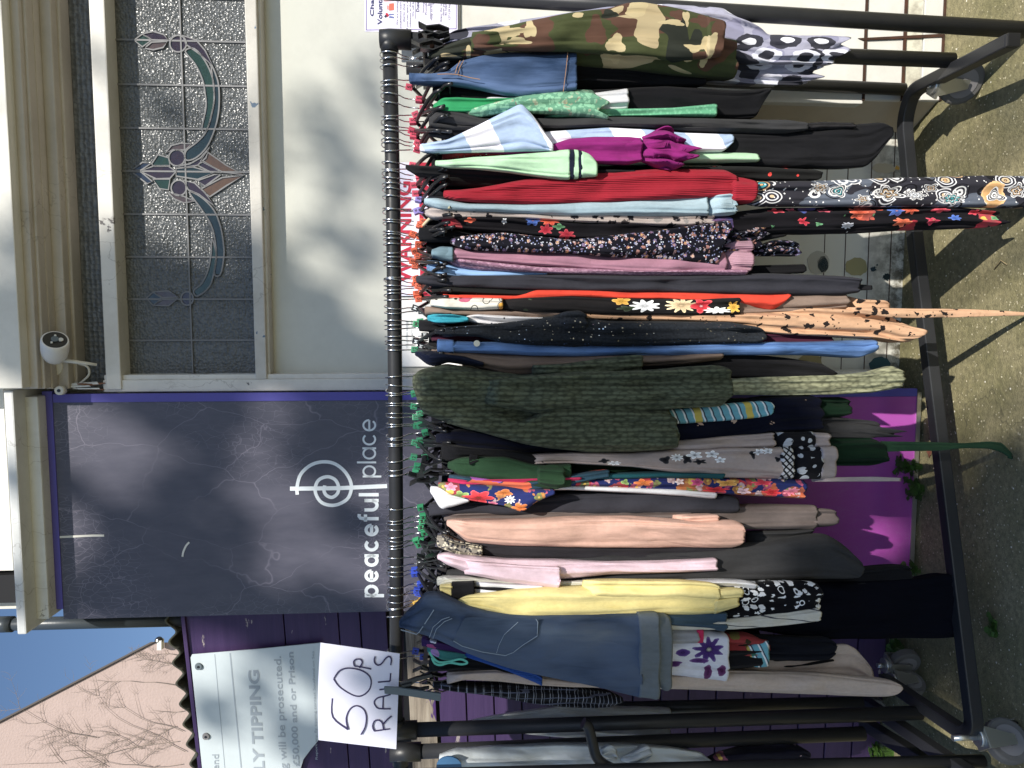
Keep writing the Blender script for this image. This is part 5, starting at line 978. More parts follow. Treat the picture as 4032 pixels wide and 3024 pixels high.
g('burgundy_top', 'dark burgundy hem low between the cheetah dress and the blue jeans', 'top', [p('burgundy', [(1700, 1320, 1340), (2500, 1330, 1352), (2950, 1316, 1352), (3100, 1312, 1354), (3285, 1320, 1352)], fd=2.0)], 'burgundy top')
g('blue_jeans', 'slim mid blue jeans with stud button and stitched waistband', 'jeans', [
  p('blue_jeans', [(1725, 1339, 1384), (1790, 1344, 1387), (1884, 1347, 1388), (1992, 1345, 1393), (2100, 1354, 1398), (2250, 1362, 1401), (2634, 1360, 1399), (2930, 1349, 1395), (3250, 1346, 1396), (3400, 1341, 1407), (3458, 1340, 1384)], fd=1.957, dep=.12, fold=.004, lam=.04),
  p('blue_jeans', [(1722, 1336, 1386), (1788, 1340, 1389)], _n='waistband', fd=1.952, dep=.13, fold=.001),
  ('button', M['zinc'], [(1877, 1352, 1360)], dict(fn=lambda bm: tube(bm, [P(1877, 1352, 1.95), P(1877, 1352, 1.95) + NW * .006], .008, 14)), None)], 'slim blue jeans')
g('taupe_blouse', 'soft taupe blouse bulging beside the olive cardigan', 'blouse', [p('taupe', [(1700, 1378, 1388), (1740, 1380, 1402), (1884, 1387, 1447), (1992, 1394, 1475), (2100, 1398, 1472), (2250, 1398, 1458), (2530, 1394, 1442), (2700, 1391, 1436), (2845, 1390, 1414)], fd=1.968, dep=.16, fold=.008, lam=.045)], 'taupe blouse')
g('navy_scarf', 'shiny navy folded fabric looped over a hanger by the olive cardigan', 'scarf', [p('navy_shiny', [(1636, 1386, 1396), (1680, 1384, 1434), (1710, 1382, 1441), (1712, 1384, 1441), (1760, 1396, 1424), (1830, 1404, 1434), (1905, 1428, 1442)], fd=1.95, dep=.12, fold=.005)], 'shiny navy scarf')
g('long_black_skirt', 'long black skirt low between the blue jeans and the olive scarf', 'skirt', [p('black_cloth', [(1900, 1440, 1490), (2500, 1410, 1490), (2845, 1394, 1486), (3032, 1402, 1488), (3100, 1410, 1488), (3250, 1432, 1484), (3292, 1468, 1480)], fd=2.0, dep=.10)], 'long black skirt')
# ---- middle
g('olive_cardigan', 'chunky olive green knitted cardigan, the bulkiest garment in the middle', 'cardigan', [
  p('olive_knit', [(1625, 1484, 1510), (1640, 1464, 1588), (1660, 1452, 1620), (1682, 1447, 1638), (1757, 1430, 1666), (1837, 1440, 1692), (1950, 1462, 1716), (2065, 1472, 1746), (2250, 1450, 1780), (2400, 1440, 1781), (2500, 1470, 1780), (2620, 1560, 1774), (2655, 1640, 1768), (2668, 1700, 1762)], fd=1.90, dep=.26, fold=.018, lam=.085, top=.06, groove=6),
  p('olive_knit', [(1760, 1600, 1664), (1950, 1640, 1716), (2065, 1660, 1746), (2180, 1600, 1768), (2320, 1590, 1780), (2500, 1600, 1780), (2640, 1625, 1768), (2668, 1650, 1762)], _n='back_panel', fd=1.872, dep=.12, fold=.01, lam=.07, top=.05, groove=1),
  p('olive_knit', [(1900, 1500, 1590), (2100, 1480, 1625), (2250, 1466, 1640), (2530, 1460, 1622), (2700, 1446, 1606), (2820, 1438, 1602), (2862, 1442, 1596), (2884, 1462, 1566)], _n='sleeve', fd=1.858, dep=.12, fold=.012, lam=.06, top=.06, groove=4),
  p('olive_knit', [(2100, 1440, 1480), (2250, 1432, 1482), (2400, 1410, 1476), (2500, 1400, 1464), (2532, 1400, 1460)], _n='front_panel', fd=1.90, dep=.08, fold=.004)], 'chunky olive cardigan')
g('knitted_scarf', 'long light olive ribbed knitted scarf hanging below the olive cardigan', 'scarf', [p('olive_light', [(2700, 1502, 1560), (2840, 1497, 1554), (3032, 1486, 1553), (3300, 1480, 1552), (3440, 1467, 1544), (3530, 1442, 1530), (3560, 1460, 1522)], fd=1.935, dep=.07, fold=.004, lam=.02)])
g('swirl_leggings', 'blue white and yellow swirl striped leg poking out under the cardigan cuff', 'leggings', [p('swirl', [(2560, 1615, 1670), (2700, 1610, 1665), (2840, 1594, 1656), (3000, 1582, 1642), (3040, 1584, 1634), (3050, 1596, 1624)], fd=1.93, dep=.07, fold=.002)])
g('navy_dress', 'navy dress with sparse little tan flowers left of the olive cardigan', 'dress', [
  p('navy_flower', [(1718, 1712, 1738), (1800, 1692, 1764), (1950, 1700, 1778), (2065, 1740, 1782), (2400, 1640, 1780), (2600, 1600, 1782), (2700, 1610, 1768), (2950, 1572, 1735), (3032, 1560, 1704), (3200, 1556, 1700), (3242, 1570, 1690)], fd=1.955, dep=.14, fold=.008, lam=.04)], 'navy flowered dress')
g('green_trousers', 'folded dark green garment low behind the navy flowered dress', 'trousers', [p('dark_forest', [(2800, 1570, 1650), (3200, 1568, 1648), (3330, 1566, 1642), (3352, 1580, 1630)], fd=1.99, dep=.09)])
g('fringed_scarf', 'dark grey scarf with a ragged fringe low behind the navy flowered dress', 'scarf', [p('felt', [(2900, 1650, 1725), (3200, 1644, 1722), (3300, 1640, 1730), (3430, 1660, 1722), (3520, 1692, 1718), (3534, 1698, 1714)], fd=2.0, dep=.07, fold=.008, lam=.015, wave=.02)])
g('wrap_top', 'black wrap top with its tie over the green blouse', 'top', [
  p('black_cloth', [(1740, 1746, 1816), (1850, 1765, 1800), (2000, 1775, 1805), (2130, 1790, 1850), (2150, 1830, 1856)], fd=1.93, dep=.12), p('black_cloth', [(1850, 1792, 1830), (1884, 1797, 1812)], _n='tie', fd=1.90, dep=.02)], 'black wrap top')
g('green_blouse', 'forest green tie blouse with a belt end dropping to the pavement', 'blouse', [
  p('forest', [(1765, 1824, 1840), (1800, 1808, 1866), (1833, 1802, 1882), (1992, 1800, 1902), (2100, 1830, 1920), (2170, 1834, 1930), (2250, 1828, 1917)], fd=1.90, dep=.16, fold=.005, lam=.09),
  p('forest', [(2120, 1840, 1900), (2190, 1830, 1926), (2215, 1838, 1922), (2225, 1850, 1900)], _n='knot', fd=1.885, dep=.09, fold=.012, lam=.03),
  p('dark_forest', [(2250, 1800, 1900), (3000, 1724, 1832), (3260, 1728, 1833), (3440, 1724, 1833), (3480, 1740, 1826), (3500, 1772, 1815)], _n='skirt_part', fd=1.985, dep=.09),
  p('forest', [(3470, 1740, 1776), (3700, 1744, 1772), (3800, 1748, 1762), (3900, 1741, 1764), (3950, 1746, 1778), (3990, 1790, 1806)], _n='belt_end', fd=1.975, dep=.010, fold=.001)], 'forest green blouse')
g('border_print_tunic', 'beige tunic with black and white flowers and a patterned border hem', 'tunic', [
  p('beige_print', [(2080, 1792, 1828), (2250, 1784, 1824), (2500, 1784, 1838), (2650, 1774, 1858), (2850, 1764, 1880), (3084, 1763, 1884)], fd=1.912, dep=.12, fold=.006, lam=.05),
  p('key_border', [(3080, 1762, 1884), (3125, 1761, 1885)], _n='border', fd=1.910, dep=.12, fold=.005, lam=.05), p('border', [(3122, 1761, 1885), (3238, 1760, 1886)], _n='border', fd=1.909, dep=.12, fold=.004, lam=.05), p('beige_plain', [(3236, 1759, 1885), (3298, 1758, 1881)], _n='hem', fd=1.911, dep=.12, fold=.004, lam=.05),
  p('beige_print', [(2620, 1745, 1780), (2850, 1722, 1776), (3050, 1706, 1770)], _n='back_panel', fd=1.93, dep=.1, fold=.007, lam=.03), p('border', [(3046, 1704, 1768), (3210, 1702, 1766)], _n='border', fd=1.928, dep=.1, fold=.005), p('beige_plain', [(3208, 1704, 1764), (3268, 1708, 1760)], _n='hem', fd=1.93, dep=.1, fold=.005),
  p('beige_plain', [(3200, 1884, 1894), (3450, 1880, 1893), (3550, 1885, 1892)], _n='tie', fd=1.93, dep=.012, fold=.001)], 'beige border print tunic')
g('garden_dress', 'royal blue dress crowded with red and orange flowers', 'dress', [
  p('garden', [(1728, 1903, 1916), (1770, 1903, 1946), (1850, 1908, 1970), (1992, 1918, 1992), (2055, 1928, 2015), (2068, 1930, 2010), (2110, 1930, 1978), (2185, 1930, 1945)], _n='sleeve', fd=1.885, dep=.10, fold=.003, lam=.08),
  p('garden', [(1900, 1895, 1930), (2290, 1890, 1916), (2500, 1882, 1922), (2700, 1878, 1932), (2950, 1880, 1950), (3100, 1886, 1958), (3178, 1892, 1963)], fd=1.93, dep=.13, fold=.006, lam=.03)], 'garden flower dress')
g('bold_print_top', 'orange purple and teal boldly printed top beside the green blouse', 'top', [p('tropic2', [(1770, 1872, 1892), (1900, 1880, 1928), (2000, 1890, 1936), (2066, 1895, 1940), (2400, 1852, 1878)], fd=1.905, dep=.14, fold=.004)], 'orange and purple top')
g('teal_top', 'teal slim top edge between the tunic and the garden flower dress', 'top', [p('teal', [(1800, 1880, 1895), (2310, 1872, 1886), (2600, 1858, 1884), (2850, 1864, 1888)], fd=1.925, dep=.15)], 'teal top')
g('pink_vest', 'hot pink pointed top at the neck of the garden flower dress', 'top', [p('pink_hot', [(1766, 1886, 1893), (1800, 1888, 1906), (1850, 1892, 1910), (2290, 1882, 1892)], fd=1.898, dep=.1)], 'hot pink top')
g('white_tee', 'white tee with a pointed sleeve left of the garden flower dress', 't-shirt', [
  p('white', [(1696, 1918, 1934), (1714, 1918, 1972), (1734, 1922, 2005), (1790, 1942, 1992), (1848, 1966, 1974)], _n='sleeve', fd=1.905, dep=.08, fold=.002),
  p('white', [(1750, 1912, 1930), (2250, 1914, 1928), (2500, 1921, 1940), (2700, 1927, 1952), (2800, 1932, 1963), (2823, 1938, 1962)], fd=1.935, dep=.15, fold=.002)], 'white tee')
g('suit_trousers', 'charcoal suit trousers folded flat left of the white tee', 'trousers', [p('charcoal', [(1690, 1985, 2030), (1850, 1975, 2026), (2000, 1975, 2030), (2250, 1945, 2030), (2600, 1938, 2026), (2890, 1952, 2022), (2912, 1962, 2016)], fd=1.955, dep=.16, fold=.003, lam=.08)], 'charcoal suit trousers')
g('brown_jumper', 'dark brown top edge between the suit trousers and the peach jumper', 'top', [p('grey_taupe', [(1750, 2020, 2050), (2250, 2014, 2048), (2500, 2016, 2046), (2725, 2018, 2042)], fd=1.965, dep=.16)], 'dark brown top')
g('peach_jumper', 'peach pink soft knit jumper with one long sleeve', 'jumper', [
  p('peach', [(1761, 2052, 2066), (1785, 2048, 2088), (1840, 2046, 2136), (1992, 2048, 2150), (2250, 2036, 2156), (2500, 2034, 2158), (2650, 2045, 2158), (2760, 2050, 2158), (2900, 2050, 2157), (2922, 2054, 2152), (2932, 2080, 2140)], fd=1.905, dep=.16, fold=.007, lam=.075),
  p('peach', [(2650, 2030, 2060), (2760, 2027, 2060), (2820, 2026, 2056), (2830, 2034, 2052)], _n='cuff', fd=1.93, dep=.08)], 'peach jumper')
g('taupe_coat', 'grey taupe sleeves of a coat showing low beneath the suit trousers', 'coat', [
  p('grey_taupe', [(2700, 1990, 2085), (2930, 1988, 2084), (3050, 1988, 2084), (3200, 1990, 2084), (3220, 1992, 2082)], fd=1.98, dep=.1, fold=.003), p('grey_taupe', [(3205, 2002, 2078), (3285, 2008, 2072), (3298, 2018, 2062)], _n='cuff', fd=1.99, dep=.08), p('felt', [(2950, 2095, 2140), (3120, 2092, 2130), (3200, 2085, 2115)], _n='lining', fd=2.0, dep=.08)], 'taupe coat')
g('brown_black_coat', 'plain brown black coat edge left of the peach jumper', 'coat', [p('charcoal2', [(1790, 2092, 2112), (1830, 2120, 2172), (1992, 2140, 2198), (2250, 2145, 2210), (2500, 2148, 2206), (2890, 2150, 2198)], fd=1.945, dep=.2, fold=.004)], 'brown black coat')
g('speckled_top', 'grey speckled fuzzy neck of a top left of the peach jumper', 'top', [p('speckle', [(1722, 2112, 2150), (1760, 2112, 2168), (1800, 2130, 2182), (1900, 2150, 2190)], fd=1.935, dep=.12, fold=.01, lam=.02)], 'speckled top')
g('pale_pink_tee', 'pale pink tee shirt with a loose short sleeve', 't-shirt', [
  p('pale_pink', [(1724, 2188, 2198), (1760, 2181, 2226), (1850, 2190, 2262), (2000, 2203, 2275), (2205, 2205, 2285), (2400, 2212, 2265), (2600, 2210, 2258), (2700, 2206, 2254), (2826, 2199, 2248)], fd=1.915, dep=.18, fold=.006, lam=.04),
  p('pale_pink', [(1830, 2210, 2258), (2000, 2225, 2292), (2100, 2232, 2308), (2200, 2234, 2322), (2208, 2240, 2300)], _n='sleeve', fd=1.885, dep=.08, fold=.004, lam=.05)], 'pale pink tee')
g('charcoal_coat', 'large charcoal felt coat spreading low left of the peach jumper', 'coat', [p('felt', [(1760, 2250, 2285), (2250, 2190, 2285), (2700, 2165, 2286), (2900, 2150, 2286), (3032, 2138, 2284), (3200, 2108, 2280), (3270, 2104, 2280), (3310, 2128, 2280), (3340, 2150, 2280), (3395, 2208, 2278), (3404, 2230, 2262)], fd=1.945, dep=.14, fold=.004, lam=.1)], 'charcoal felt coat')
g('white_cardigan', 'white ribbed cardigan edge between the pale pink tee and the yellow hoodie', 'cardigan', [
  p('white_knit', [(1722, 2277, 2304), (1760, 2273, 2304), (1833, 2272, 2302), (1945, 2284, 2302), (2150, 2292, 2312), (2400, 2288, 2300)], fd=1.918, dep=.14, fold=.003)], 'white ribbed cardigan')
g('striped_top', 'black and white striped top with a black shoulder above the yellow hoodie', 'top', [
  p('black_cloth', [(1778, 2296, 2366), (1800, 2294, 2364), (1868, 2292, 2352)], _n='yoke', fd=1.888, dep=.12, fold=.002),
  p('white', [(1866, 2292, 2308), (2000, 2302, 2320), (2140, 2310, 2320)], fd=1.89, dep=.1, fold=.001), p('black_cloth', [(1866, 2306, 2322), (2000, 2317, 2330), (2100, 2320, 2328)], _n='stripe', fd=1.889, dep=.08, fold=.001), p('white', [(1866, 2320, 2338), (1980, 2322, 2334), (2100, 2316, 2326)], _n='stripe', fd=1.888, dep=.08, fold=.001)], 'black shouldered striped top')
g('yellow_hoodie', 'pastel yellow hoodie with thick folded sleeves', 'hoodie', [
  p('yellow', [(1788, 2364, 2376), (1840, 2345, 2392), (1920, 2334, 2408), (2010, 2322, 2437), (2150, 2311, 2441), (2250, 2312, 2441), (2400, 2312, 2436), (2600, 2304, 2427), (2790, 2298, 2424), (2832, 2320, 2418)], fd=1.868, dep=.2, fold=.008, lam=.07),
  p('yellow', [(2300, 2288, 2345), (2450, 2286, 2350), (2700, 2288, 2350), (2810, 2296, 2358), (2836, 2310, 2358)], _n='sleeve', fd=1.855, dep=.09, fold=.006, lam=.05), p('yellow', [(2832, 2320, 2356), (2900, 2318, 2352), (2927, 2320, 2350)], _n='cuff', fd=1.86, dep=.06, fold=.003, lam=.02), p('yellow', [(2818, 2358, 2422), (2880, 2354, 2400), (2912, 2354, 2388)], _n='cuff', fd=1.87, dep=.07, fold=.003, lam=.02),
  p('yellow', [(1733, 2308, 2324), (1766, 2304, 2340), (1782, 2300, 2352)], _n='neck', fd=1.90, dep=.08)], 'yellow hoodie')
g('white_jeans', 'white jeans waistband between the yellow hoodie and the turned up denim', 'jeans', [p('white', [(1716, 2390, 2410), (1750, 2378, 2424), (1812, 2380, 2424), (1900, 2400, 2428), (2000, 2416, 2432), (2200, 2425, 2438)], fd=1.872, dep=.12, fold=.006, lam=.03)], 'white jeans')
g('lace_print_skirt', 'black and white lace print skirt hem under the yellow cuffs', 'skirt', [p('lace_print', [(2500, 2340, 2420), (2860, 2306, 2434), (2950, 2296, 2436), (3100, 2290, 2434), (3180, 2290, 2424), (3225, 2294, 2412), (3235, 2310, 2400)], fd=1.895, dep=.12, fold=.008, lam=.06)], 'lace print skirt')
g('white_slip', 'white hem end beside the yellow hoodie cuff', 'slip', [p('white', [(2700, 2288, 2310), (2850, 2285, 2320), (2940, 2288, 2330), (2975, 2298, 2330)], fd=1.90, dep=.1)], 'white slip')
g('ivory_trousers', 'ivory trousers with fine dark pinstripes', 'trousers', [p('ivory_stripe', [(2500, 2455, 2484), (2650, 2458, 2482), (2900, 2440, 2478), (3100, 2414, 2462), (3225, 2396, 2446), (3232, 2402, 2442)], fd=1.88, dep=.09, fold=.003, lam=.02)], 'ivory pinstriped trousers')
g('slate_top', 'slate blue hem beside the turned up denim cuff', 'top', [p('slate', [(2450, 2425, 2450), (2640, 2420, 2462), (2800, 2418, 2478), (2862, 2414, 2488)], fd=1.875, dep=.1)], 'slate blue top')
g('denim_jeans', 'big faded blue denim jeans with grey turned up cuffs, widest garment on the left', 'jeans', [
  p('denim', [(1573, 2450, 2472), (1600, 2420, 2478), (1635, 2395, 2492), (1672, 2352, 2508), (1720, 2350, 2526), (1780, 2372, 2552), (1834, 2398, 2576), (1920, 2418, 2610), (2000, 2428, 2637), (2137, 2432, 2672), (2250, 2434, 2694), (2400, 2430, 2722), (2530, 2427, 2756)], fd=1.835, dep=.10, fold=.004, lam=.16, skew=.3, top=.02),
  p('denim_cuff', [(2522, 2424, 2760), (2590, 2422, 2766), (2600, 2424, 2760)], _n='cuff', fd=1.826, dep=.11, fold=.003, lam=.12, skew=.3),
  p('denim_cuff', [(2585, 2424, 2690), (2630, 2424, 2735), (2648, 2440, 2720)], _n='cuff', fd=1.842, dep=.11, fold=.003, lam=.12, skew=.3),
  ('pocket', FB['denim_dark'], [(1780, 2440, 2530)], dict(fn=lambda bm: slab(bm, smoothpts([(1785, 2524), (1820, 2545), (1900, 2568), (1990, 2582), (2020, 2570), (2060, 2540), (2115, 2505), (2118, 2450), (2110, 2438), (1960, 2436), (1840, 2432), (1815, 2460)], 4, True), 1.829, .0014)), None),
  ('stitching', plain('thread_pale', C('93a2b4'), .8), [(1780, 2440, 2530)], dict(fn=lambda bm: (ribbon(bm, [(1785, 2524), (1820, 2545), (1900, 2568), (1990, 2582), (2020, 2570), (2060, 2540), (2115, 2505), (2118, 2450), (2110, 2438)], 2.2, 1.827), ribbon(bm, [(1578, 2480), (1640, 2498), (1650, 2490), (1690, 2430), (1708, 2402)], 3, 1.829), ribbon(bm, [(1690, 2512), (1705, 2470), (1740, 2440), (1770, 2430)], 2, 1.829), ribbon(bm, [(1704, 2516), (1718, 2478), (1750, 2448), (1780, 2436)], 2, 1.829), ribbon(bm, [(1955, 2572), (1965, 2540), (1985, 2500), (2040, 2450)], 1.6, 1.827))), None)], 'big faded denim jeans')
# ---- left end
g('purple_vest', 'purple vest patterned white and pink peeping out left of the big denim', 'top', [p('purple_print', [(1662, 2508, 2542), (1740, 2520, 2564), (1835, 2555, 2580), (2000, 2600, 2625)], fd=1.90, dep=.12)], 'purple patterned vest')
g('strappy_dress', 'multicoloured sundress with looping aqua ribbon straps', 'dress', [
  p('multi', [(1684, 2545, 2565), (1740, 2560, 2600), (1800, 2568, 2602), (1840, 2570, 2588)], fd=1.905, dep=.1, fold=.005),
  ('strap', FB['aqua'], [(1700, 2560, 2570)], dict(fn=lambda bm: (ribbon(bm, smoothpts([(1690, 2568), (1705, 2590), (1730, 2608), (1770, 2605), (1810, 2596), (1835, 2604), (1838, 2612), (1815, 2616), (1770, 2610), (1735, 2619), (1712, 2612), (1700, 2590)]), 8, 1.885, .002))), None)], 'aqua strapped sundress')
g('black_cardigan', 'black cardigan left of the aqua strapped sundress', 'cardigan', [p('black_cloth', [(1690, 2600, 2645), (1800, 2580, 2642), (1950, 2600, 2638), (2100, 2640, 2680), (2900, 2560, 2640), (3000, 2560, 2630)], fd=1.92, dep=.2)], 'black cardigan')
g('royal_top', 'royal blue pleated strip under the edge of the big denim', 'top', [p('royal', [(1830, 2560, 2584), (2000, 2615, 2642), (2110, 2650, 2688), (2136, 2668, 2700)], fd=1.87, dep=.06, fold=.002)], 'royal blue pleated top')
g('purple_floral_shirt', 'white shirt with large purple flowers and a grey pink edged cuff', 'shirt', [
  p('purple_floral', [(2500, 2520, 2650), (2640, 2500, 2662), (2700, 2490, 2668), (2800, 2484, 2682), (2860, 2490, 2688), (2870, 2500, 2686)], fd=1.90, dep=.12, fold=.005, lam=.07),
  p('grey_marl', [(2600, 2484, 2536), (2700, 2482, 2534), (2750, 2481, 2532)], _n='cuff', fd=1.88, dep=.06), p('pink_hot', [(2748, 2480, 2532), (2772, 2481, 2531)], _n='trim', fd=1.878, dep=.062, fold=.001)], 'purple flowered white shirt')
g('red_tropical_top', 'red green and black leaf print top with a striped lining corner', 'top', [
  p('red_tropic', [(2750, 2500, 2625), (2850, 2494, 2628), (2950, 2492, 2632), (2972, 2500, 2626), (3005, 2520, 2600), (3030, 2524, 2560)], fd=1.935, dep=.1),
  p('swirl', [(2945, 2550, 2620), (3000, 2530, 2628), (3028, 2526, 2622)], _n='lining', fd=1.925, dep=.03, fold=.001)], 'red leaf print top')
g('velvet_coat', 'very long black velvet coat reaching almost to the pavement', 'coat', [p('velvet', [(2600, 2320, 2440), (2900, 2288, 2470), (3240, 2298, 2520), (3500, 2286, 2516), (3640, 2278, 2516), (3720, 2264, 2516), (3760, 2262, 2514), (3775, 2280, 2508)], fd=1.99, dep=.10, fold=.005, lam=.09)], 'long black velvet coat')
g('black_trousers', 'plain black trouser leg showing right of the velvet coat', 'trousers', [p('black_cloth', [(2900, 2262, 2330), (3300, 2250, 2320), (3480, 2230, 2310), (3560, 2226, 2300), (3590, 2240, 2280)], fd=2.02, dep=.08)])
g('navy_trousers', 'navy trousers with a folded hem left of the velvet coat', 'trousers', [p('navy_black', [(2850, 2500, 2600), (3032, 2505, 2600), (3180, 2510, 2604), (3270, 2512, 2600), (3294, 2530, 2580)], fd=1.95, dep=.09, fold=.005), p('black_cloth', [(3000, 2590, 2640), (3180, 2580, 2622), (3282, 2572, 2602)], _n='leg', fd=1.99, dep=.06)])
g('sand_trousers', 'long sand beige trousers at the left end of the rail', 'trousers', [
  p('sand', [(1761, 2648, 2694), (1826, 2645, 2678), (1956, 2636, 2684), (2100, 2655, 2698), (2250, 2680, 2706), (2620, 2650, 2714), (2870, 2642, 2722), (3032, 2650, 2730), (3250, 2655, 2738), (3440, 2672, 2745), (3500, 2676, 2744), (3530, 2682, 2738), (3556, 2700, 2716)], fd=1.915, dep=.13, fold=.005, lam=.06),
  p('sand', [(2900, 2590, 2660), (3100, 2552, 2672), (3340, 2540, 2664), (3380, 2560, 2668), (3444, 2640, 2675)], _n='leg', fd=1.99, dep=.05, fold=.003)], 'long sand beige trousers')
g('plaid_shirt', 'black and grey plaid shirt, crumpled, last garment before the left rail post', 'shirt', [p('plaid', [(1705, 2690, 2706), (1780, 2697, 2724), (1900, 2700, 2738), (2100, 2702, 2772), (2250, 2708, 2788), (2350, 2722, 2790), (2420, 2734, 2785), (2452, 2748, 2764)], fd=1.95, dep=.14, fold=.009, lam=.03)], 'crumpled plaid shirt')
g('garment_cover', 'crumpled white plastic garment cover behind the two left rail posts', 'garment cover', [
  p('cover', [(1812, 2850, 2854), (1950, 2822, 2870), (2100, 2800, 2895), (2224, 2782, 2905), (2400, 2785, 2940), (2640, 2790, 2960)], fd=2.30, dep=.06, fold=.012, lam=.07)])
g('garment_cover', 'white plastic garment cover with a blue disc at its neck, at the far left', 'garment cover', [
  p('cover', [(1730, 2975, 3060), (1800, 2955, 3100), (2100, 2938, 3150), (2450, 2930, 3160), (2650, 2945, 3160), (2780, 2970, 3150), (2810, 3000, 3120)], fd=2.08, dep=.16, fold=.012, lam=.06),
  p('cover', [(2370, 2955, 2975), (2405, 2928, 2985), (2430, 2955, 2990)], _n='knot', fd=2.03, dep=.04, fold=.01, lam=.02), p('cover', [(2450, 2985, 2995), (2500, 2960, 3010), (2548, 2930, 3000), (2566, 2950, 2975)], _n='knot', fd=2.03, dep=.04, fold=.01, lam=.02),
  ('disc', FB['swirl'] if False else plain('blue_disc', C('3f6f9c'), .4), [(1770, 2990, 3030)], dict(fn=lambda bm: slab(bm, circ(1768, 3020, 50, n=26, ry=40), 2.05, .006)), None)])
g('dark_floral_skirt', 'dark skirt with pink and white flowers low at the left edge', 'skirt', [p('dark_floral', [(2790, 2990, 3070), (2950, 2945, 3080), (3080, 2930, 3080), (3160, 2940, 3060), (3190, 2965, 3040)], fd=2.12, dep=.1, fold=.012, lam=.04)])
# dark garments packed behind the others
for i, (Xa, Xb, Ya, Yb, c_, nm, lab, sh) in enumerate((
  (1740, 2650, 270, 350, 'black_cloth', 'skirt', 'black skirt hidden behind the denim skirt', None), (1700, 2500, 430, 520, 'charcoal2', 'top', 'dark top behind the charcoal cardigan neck', 'dark top behind the cardigan'), (1700, 2600, 560, 700, 'black_cloth', 'dress', 'black dress behind the ringer tee', 'black dress behind the tee'),
  (1690, 2550, 700, 840, 'navy_black', 'top', 'navy top behind the crimson jumper', None), (1680, 2700, 850, 1000, 'black_cloth', 'jacket', 'black jacket behind the ditsy skirt', None), (1700, 2600, 1000, 1120, 'black_cloth', 'jumper', 'black jumper behind the pink sweatshirt', 'black jumper'),
  (1700, 2800, 1120, 1260, 'charcoal2', 'skirt', 'dark skirt behind the tropical top', None), (1690, 2700, 1260, 1420, 'black_cloth', 'jumper', 'black jumper behind the sequinned knit', None), (1700, 2600, 1460, 1700, 'navy_black', 'coat', 'dark coat behind the olive cardigan', 'dark coat'),
  (1740, 2650, 1690, 1860, 'black_cloth', 'dress', 'black dress behind the green blouse', None), (1740, 2700, 1860, 2060, 'navy_black', 'jacket', 'dark jacket behind the garden flower dress', 'dark jacket'), (1740, 2800, 2060, 2240, 'black_cloth', 'jacket', 'black jacket behind the peach jumper', 'black jacket'),
  (1720, 2700, 2230, 2420, 'charcoal2', 'coat', 'dark coat behind the yellow hoodie', 'dark coat behind the hoodie'), (1720, 2550, 2400, 2640, 'navy_black', 'dress', 'dark dress behind the big denim jeans', None), (2600, 2990, 2400, 2560, 'black_cloth', 'trousers', 'black trousers behind the purple flowered shirt', None))):
    g(nm, lab, nm, [p(c_, [(Xa, Ya + 8, Yb - 8), (Xa + 120, Ya, Yb), (Xb - 40, Ya, Yb), (Xb, Ya + 10, Yb - 10)], fd=2.09, dep=.16, fold=.02, lam=.05, skew=.4)], sh)
build_hangers()

# ================================================================ 50p notice
o50 = empty('price_notice', P(1560, 2740, 1.93), 'handwritten 50p RAILS sign in a laminated sleeve at the left end of the rail', 'notice')
def f(bm):   # gently bowed sheet
    nx, ny = 14, 10; gr = []
    for i in range(nx + 1):
        row = []
        for j in range(ny + 1):
            u, v = i / nx, j / ny; X = (1262 * (1 - u) + 1254 * u) * (1 - v) + (1574 * (1 - u) + 1560 * u) * v; Y = (2531 * (1 - u) + 2914 * u) * (1 - v) + (2574 * (1 - u) + 2950 * u) * v
            X -= 6 * math.sin(math.pi * u) * (1 - v); row.append(P(X, Y, 1.985 - .0015 * math.sin(math.pi * u) + .0012 * math.sin(7 * u + 3 * v)))
        gr.append(row)
    for off, fl in ((Vector(), 0), (-NW * .0015, 1)):
        vs = [[bm.verts.new(q + off) for q in r] for r in gr]
        for i in range(nx):
            for j in range(ny):
                q = (vs[i][j], vs[i + 1][j], vs[i + 1][j + 1], vs[i][j + 1]); bm.faces.new(q[::-1] if fl else q).smooth = True
part('sheet', M['paper'], o50, f)
D_ = 1.9815
def H5(pts): return [(1000 + x / 1.62, 2000 + y / 1.62) for x, y in pts]
def f(bm):
    for s in ([(500, 1215), (503, 1335), (600, 1415)], [(600, 1415), (588, 1345), (612, 1285), (655, 1262), (700, 1285), (717, 1335), (708, 1400), (682, 1447)], [(510, 1088), (545, 1040), (600, 1022), (680, 1035), (732, 1068), (748, 1110), (735, 1160), (695, 1195), (650, 1200), (590, 1172), (540, 1135), (508, 1090)],
              [(748, 1028), (700, 1018), (640, 1008)], [(640, 1008), (636, 980), (655, 965), (682, 968), (690, 990), (672, 1020)], [(866, 1410), (820, 1416), (768, 1424)], [(768, 1424), (757, 1395), (768, 1362), (795, 1354), (818, 1372), (826, 1412)], [(820, 1385), (850, 1350), (878, 1328)],
              [(872, 1282), (800, 1280), (775, 1262), (768, 1235), (790, 1212), (830, 1202), (872, 1190)], [(822, 1278), (825, 1208)], [(800, 1160), (870, 1150)], [(790, 1112), (868, 1105)], [(868, 1105), (872, 1055)], [(773, 948), (767, 970), (772, 990), (790, 1003), (812, 995), (840, 960), (862, 948), (876, 965), (872, 1003)]):
        ribbon(bm, smoothpts(H5(s), 4), 5.5, D_, .0008)
part('lettering', M['ink'], o50, f)
oc = empty('clip_hanger', P(1545, 2720, 1.96), 'grey plastic clip hanger overlapping the bottom of the 50p sign', 'hanger')
